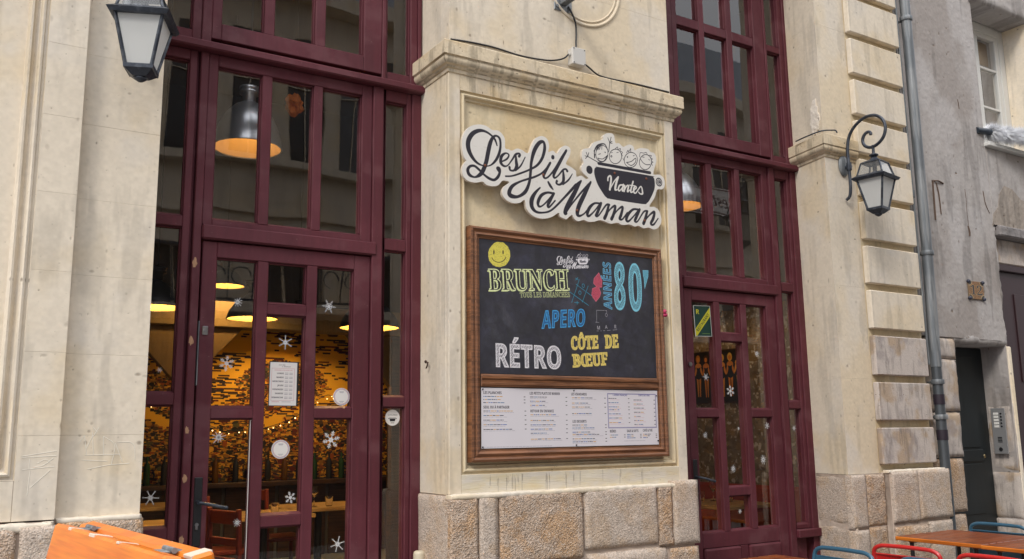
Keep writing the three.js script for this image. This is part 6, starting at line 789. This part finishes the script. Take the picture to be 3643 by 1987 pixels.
  { const t = thing('bench_seat', 'long red upholstered bench along the rubble wall of the right bay', 'bench', [0, 0.1, 0]); const mU = std({ color: lin(0.26, 0.028, 0.016), roughness: 0.55 }); mesh('backrest', cb(6.36, 6.455, 0.36, 0.90, -2.75, -0.75, 0.03), mU, t); mesh('cushion', cb(5.98, 6.36, 0.30, 0.42, -2.75, -0.75, 0.03), mU, t); mesh('base', cb(6.02, 6.45, 0.0, 0.299, -2.73, -0.77, 0.004), mBrown, t); }
  { const [c, ctx] = canvas(512, 420), r = mulberry(12); ctx.fillStyle = '#1c1612'; ctx.fillRect(0, 0, 512, 420); // row of dancers
    for (let i = 0; i < 6; i++) { const x = 52 + i * 82, h = 34 + r() * 20, sk = ['#d48a34', '#c87a2a', '#dc9a48'][i % 3]; ctx.fillStyle = ['#b8742a', '#5a3418', '#cfa050', '#4a2c16'][Math.floor(r() * 4)]; ctx.beginPath(); ctx.ellipse(x, h + 12, 24, 34, 0, 0, 7); ctx.fill(); ctx.fillStyle = sk; ctx.beginPath(); ctx.ellipse(x, h + 18, 14, 20, 0, 0, 7); ctx.fill(); ctx.beginPath(); ctx.ellipse(x, h + 72, 32, 26, 0, 0, 7); ctx.fill(); ctx.beginPath(); ctx.ellipse(x - 28, h + 112, 9, 42, 0.25, 0, 7); ctx.ellipse(x + 28, h + 112, 9, 42, -0.25, 0, 7); ctx.fill(); for (const s of [-1, 1]) { ctx.beginPath(); ctx.moveTo(x + s * 3, h + 165); ctx.lineTo(x + s * 24, h + 165); ctx.lineTo(x + s * 15, h + 330); ctx.lineTo(x + s * 5, h + 330); ctx.fill(); } ctx.fillStyle = '#17161c'; ctx.beginPath(); ctx.moveTo(x - 22, h + 78); ctx.quadraticCurveTo(x, h + 96, x + 22, h + 78); ctx.lineTo(x + 15, h + 125); ctx.lineTo(x + 25, h + 172); ctx.quadraticCurveTo(x, h + 196, x - 25, h + 172); ctx.lineTo(x - 15, h + 125); ctx.fill(); }
    const t = thing('wall_poster', 'dark poster of a row of dancers on the rubble wall in the right bay', 'poster', [6.452, 2.02, -2.05]); t.rotation.y = -Math.PI / 2; mesh('board', cb(-0.36, 0.36, -0.26, 0.26, -0.03, 0.002, 0.004), mBrown, t); mesh('printed_face', uvRect(new THREE.PlaneGeometry(0.68, 0.5).translate(0, 0, 0.003), -0.34, 0.34, -0.25, 0.25), std({ map: texOf(c), roughness: 0.5 }), t); }
  { const t = thing('dark_bookcase', 'tall dark shelf unit standing at the back of the dining room', 'shelf', [4.6, 0.1, -5.6]); mesh('carcass', [cb(0, 0.04, 0, 2.1, 0, 0.3, 0.004), cb(1.16, 1.2, 0, 2.1, 0, 0.3, 0.004), cb(0.0405, 1.1595, 0, 2.1, 0, 0.02, 0.002)], mBrown, t); for (let i = 0; i < 6; i++) mesh('board', cb(0.0405, 1.1595, 0.05 + i * 0.4, 0.08 + i * 0.4, 0.0205, 0.3, 0.003), mBrown, t); }
}
// ---------- house across the street, mirrored in the panes ----------
{
  const O = thing('opposite_house', 'pale stone house across the street, seen only as reflections in the panes', 'building', [0, 0, 6.5]);
  const mO = std({ map: PL.map, bumpMap: PL.bump, bumpScale: 0.004, color: lin(1.0, 0.98, 0.95), roughness: 0.92 }), mSlate = std({ map: pixTex(256, 1.2, (u, v) => { const a = NZ(u, v, 14, 30, 3); return [0.10 + 0.09 * a, 0.12 + 0.09 * a, 0.145 + 0.1 * a]; }), roughness: 0.6 });
  let kk = 0; const mCurtain = std({ color: lin(0.10, 0.105, 0.115), roughness: 0.3 }), mShopDark = std({ color: lin(0.035, 0.03, 0.03), roughness: 0.6 }), mDarkG = std({ color: lin(0.02, 0.022, 0.026), roughness: 0.12 }), X0 = 1.29, X1 = 19;
  const bx = (n, x0, x1, y0, y1, z0, z1, m = mO, p = O, ch = 0.006) => mesh(n, cb(x0, x1, y0, y1, z0, z1, ch), m, p);
  bx('wall', X0, X1, 0, 3.0, 0.15, 0.7, mShopDark); bx('wall', X0, X1, 4.02, 5.05, 0.06, 0.7); bx('wall', X0, X1, 7.0, 7.5, 0.06, 0.7);
  bx('string_course', X0, X1, 5.051, 5.16, -0.1, 0.7); bx('string_course', X0, X1, 4.40, 4.46, 0.0, 0.059); bx('cornice', X0, X1, 7.5005, 7.72, -0.25, 0.7); bx('balcony_slab', X0, X1, 3.001, 3.12, -0.55, 0.7);
  { const g = prismY([[X0, 0.6], [X1, 0.6], [X1, 3.2], [X0, 3.2]], 0, 0.02); const s = new THREE.BufferGeometry(); s.setAttribute('position', new THREE.Float32BufferAttribute([X0, 7.721, -0.2, X1, 7.721, -0.2, X1, 9.6, 1.6, X0, 7.721, -0.2, X1, 9.6, 1.6, X0, 9.6, 1.6, X0, 9.6, 1.6, X1, 9.6, 1.6, X1, 0, 1.7, X0, 9.6, 1.6, X1, 0, 1.7, X0, 0, 1.7], 3)); s.computeVertexNormals(); mesh('roof', boxUV(s), mSlate, O); g.dispose(); }
  for (let x = X0; x < X1 - 0.7; x += 0.735) { bx('pilaster', x, x + 0.24, 5.1605, 6.999, -0.02, 0.7); bx('pilaster_edge', x + 0.2405, x + 0.27, 5.1605, 6.999, 0.02, 0.7); const w = part('window', O); kk++; mesh('pane', cb(x + 0.2705, x + 0.7345, 5.1605, 6.999, 0.06, 0.1, 0.002), kk % 4 === 1 ? mCurtain : mDarkG, w); mesh('frame', cb(x + 0.495, x + 0.51, 5.1605, 6.999, 0.045, 0.059, 0.002), mO, w); mesh('glazing_bar', cb(x + 0.2705, x + 0.7345, 6.3, 6.318, 0.03, 0.0445, 0.002), mO, w); }
  for (let x = X0; x < X1 - 1.2; x += 1.47) { bx('pier', x, x + 0.62, 3.1205, 4.019, 0.06, 0.7); const w = part('window', O); mesh('pane', cb(x + 0.6205, x + 1.4695, 3.1205, 4.019, 0.3, 0.35, 0.002), mDarkG, w); mesh('frame', cb(x + 1.03, x + 1.07, 3.1205, 4.019, 0.27, 0.299, 0.002), mO, w); }
  { const b = part('balcony_railing', O); mesh('handrail', cb(X0, X1, 3.86, 3.9, -0.5, -0.46, 0.004), mIron, b); mesh('bottom_rail', cb(X0, X1, 3.16, 3.19, -0.5, -0.47, 0.004), mIron, b); const bal = cb(-0.008, 0.008, 3.19, 3.86, -0.49, -0.474, 0.002), scr = boxUV(new THREE.TorusGeometry(0.11, 0.009, 6, 20, 4.6)); scr.translate(0, 3.5, -0.482); for (let x = X0; x < X1; x += 0.3) { const m = mesh('baluster', bal, mIron, b); m.position.x = x; const q = mesh('scroll', scr, mIron, b); q.position.x = x + 0.15; } }
  { const [c, ctx] = canvas(512, 150); ctx.fillStyle = '#d8d2cc'; ctx.fillRect(0, 0, 512, 150); ctx.strokeStyle = '#5a2a26'; ctx.lineWidth = 8; ctx.strokeRect(10, 10, 492, 130); ctx.fillStyle = '#4a1e1c'; ctx.font = 'italic bold 88px serif'; ctx.textAlign = 'center'; ctx.fillText('Restaurant', 256, 104, 440); const s = part('fascia_sign', O); mesh('board', cb(10.25, 11.95, 5.2, 5.74, -0.5, -0.46, 0.004), mDeepPaint, s); mesh('hanger', [cb(10.4, 10.44, 5.741, 5.8, -0.49, 0.0, 0.003), cb(11.7, 11.74, 5.741, 5.8, -0.49, 0.0, 0.003)], mIron, s); const g = new THREE.PlaneGeometry(1.66, 0.5); g.rotateY(Math.PI); g.translate(11.1, 5.47, -0.502); mesh('printed_face', g, std({ map: texOf(c), roughness: 0.5 }), s); }
  for (let x = X0 + 0.6; x < X1 - 2; x += 3.1) { const w = part('window', O); mesh('pane', cb(x, x + 1.7, 0.5, 2.7, 0.1, 0.149, 0.002), mDarkG, w); mesh('frame', [cb(x - 0.08, x, 0.4, 2.8, 0.06, 0.149, 0.004), cb(x + 1.7, x + 1.78, 0.4, 2.8, 0.06, 0.149, 0.004), cb(x, x + 1.7, 2.7, 2.8, 0.06, 0.149, 0.004)], mDeepPaint, w); }
}
scene.traverse((o) => { if (o.isMesh) { o.castShadow = true; o.receiveShadow = true; } });
renderer.render(scene, camera);
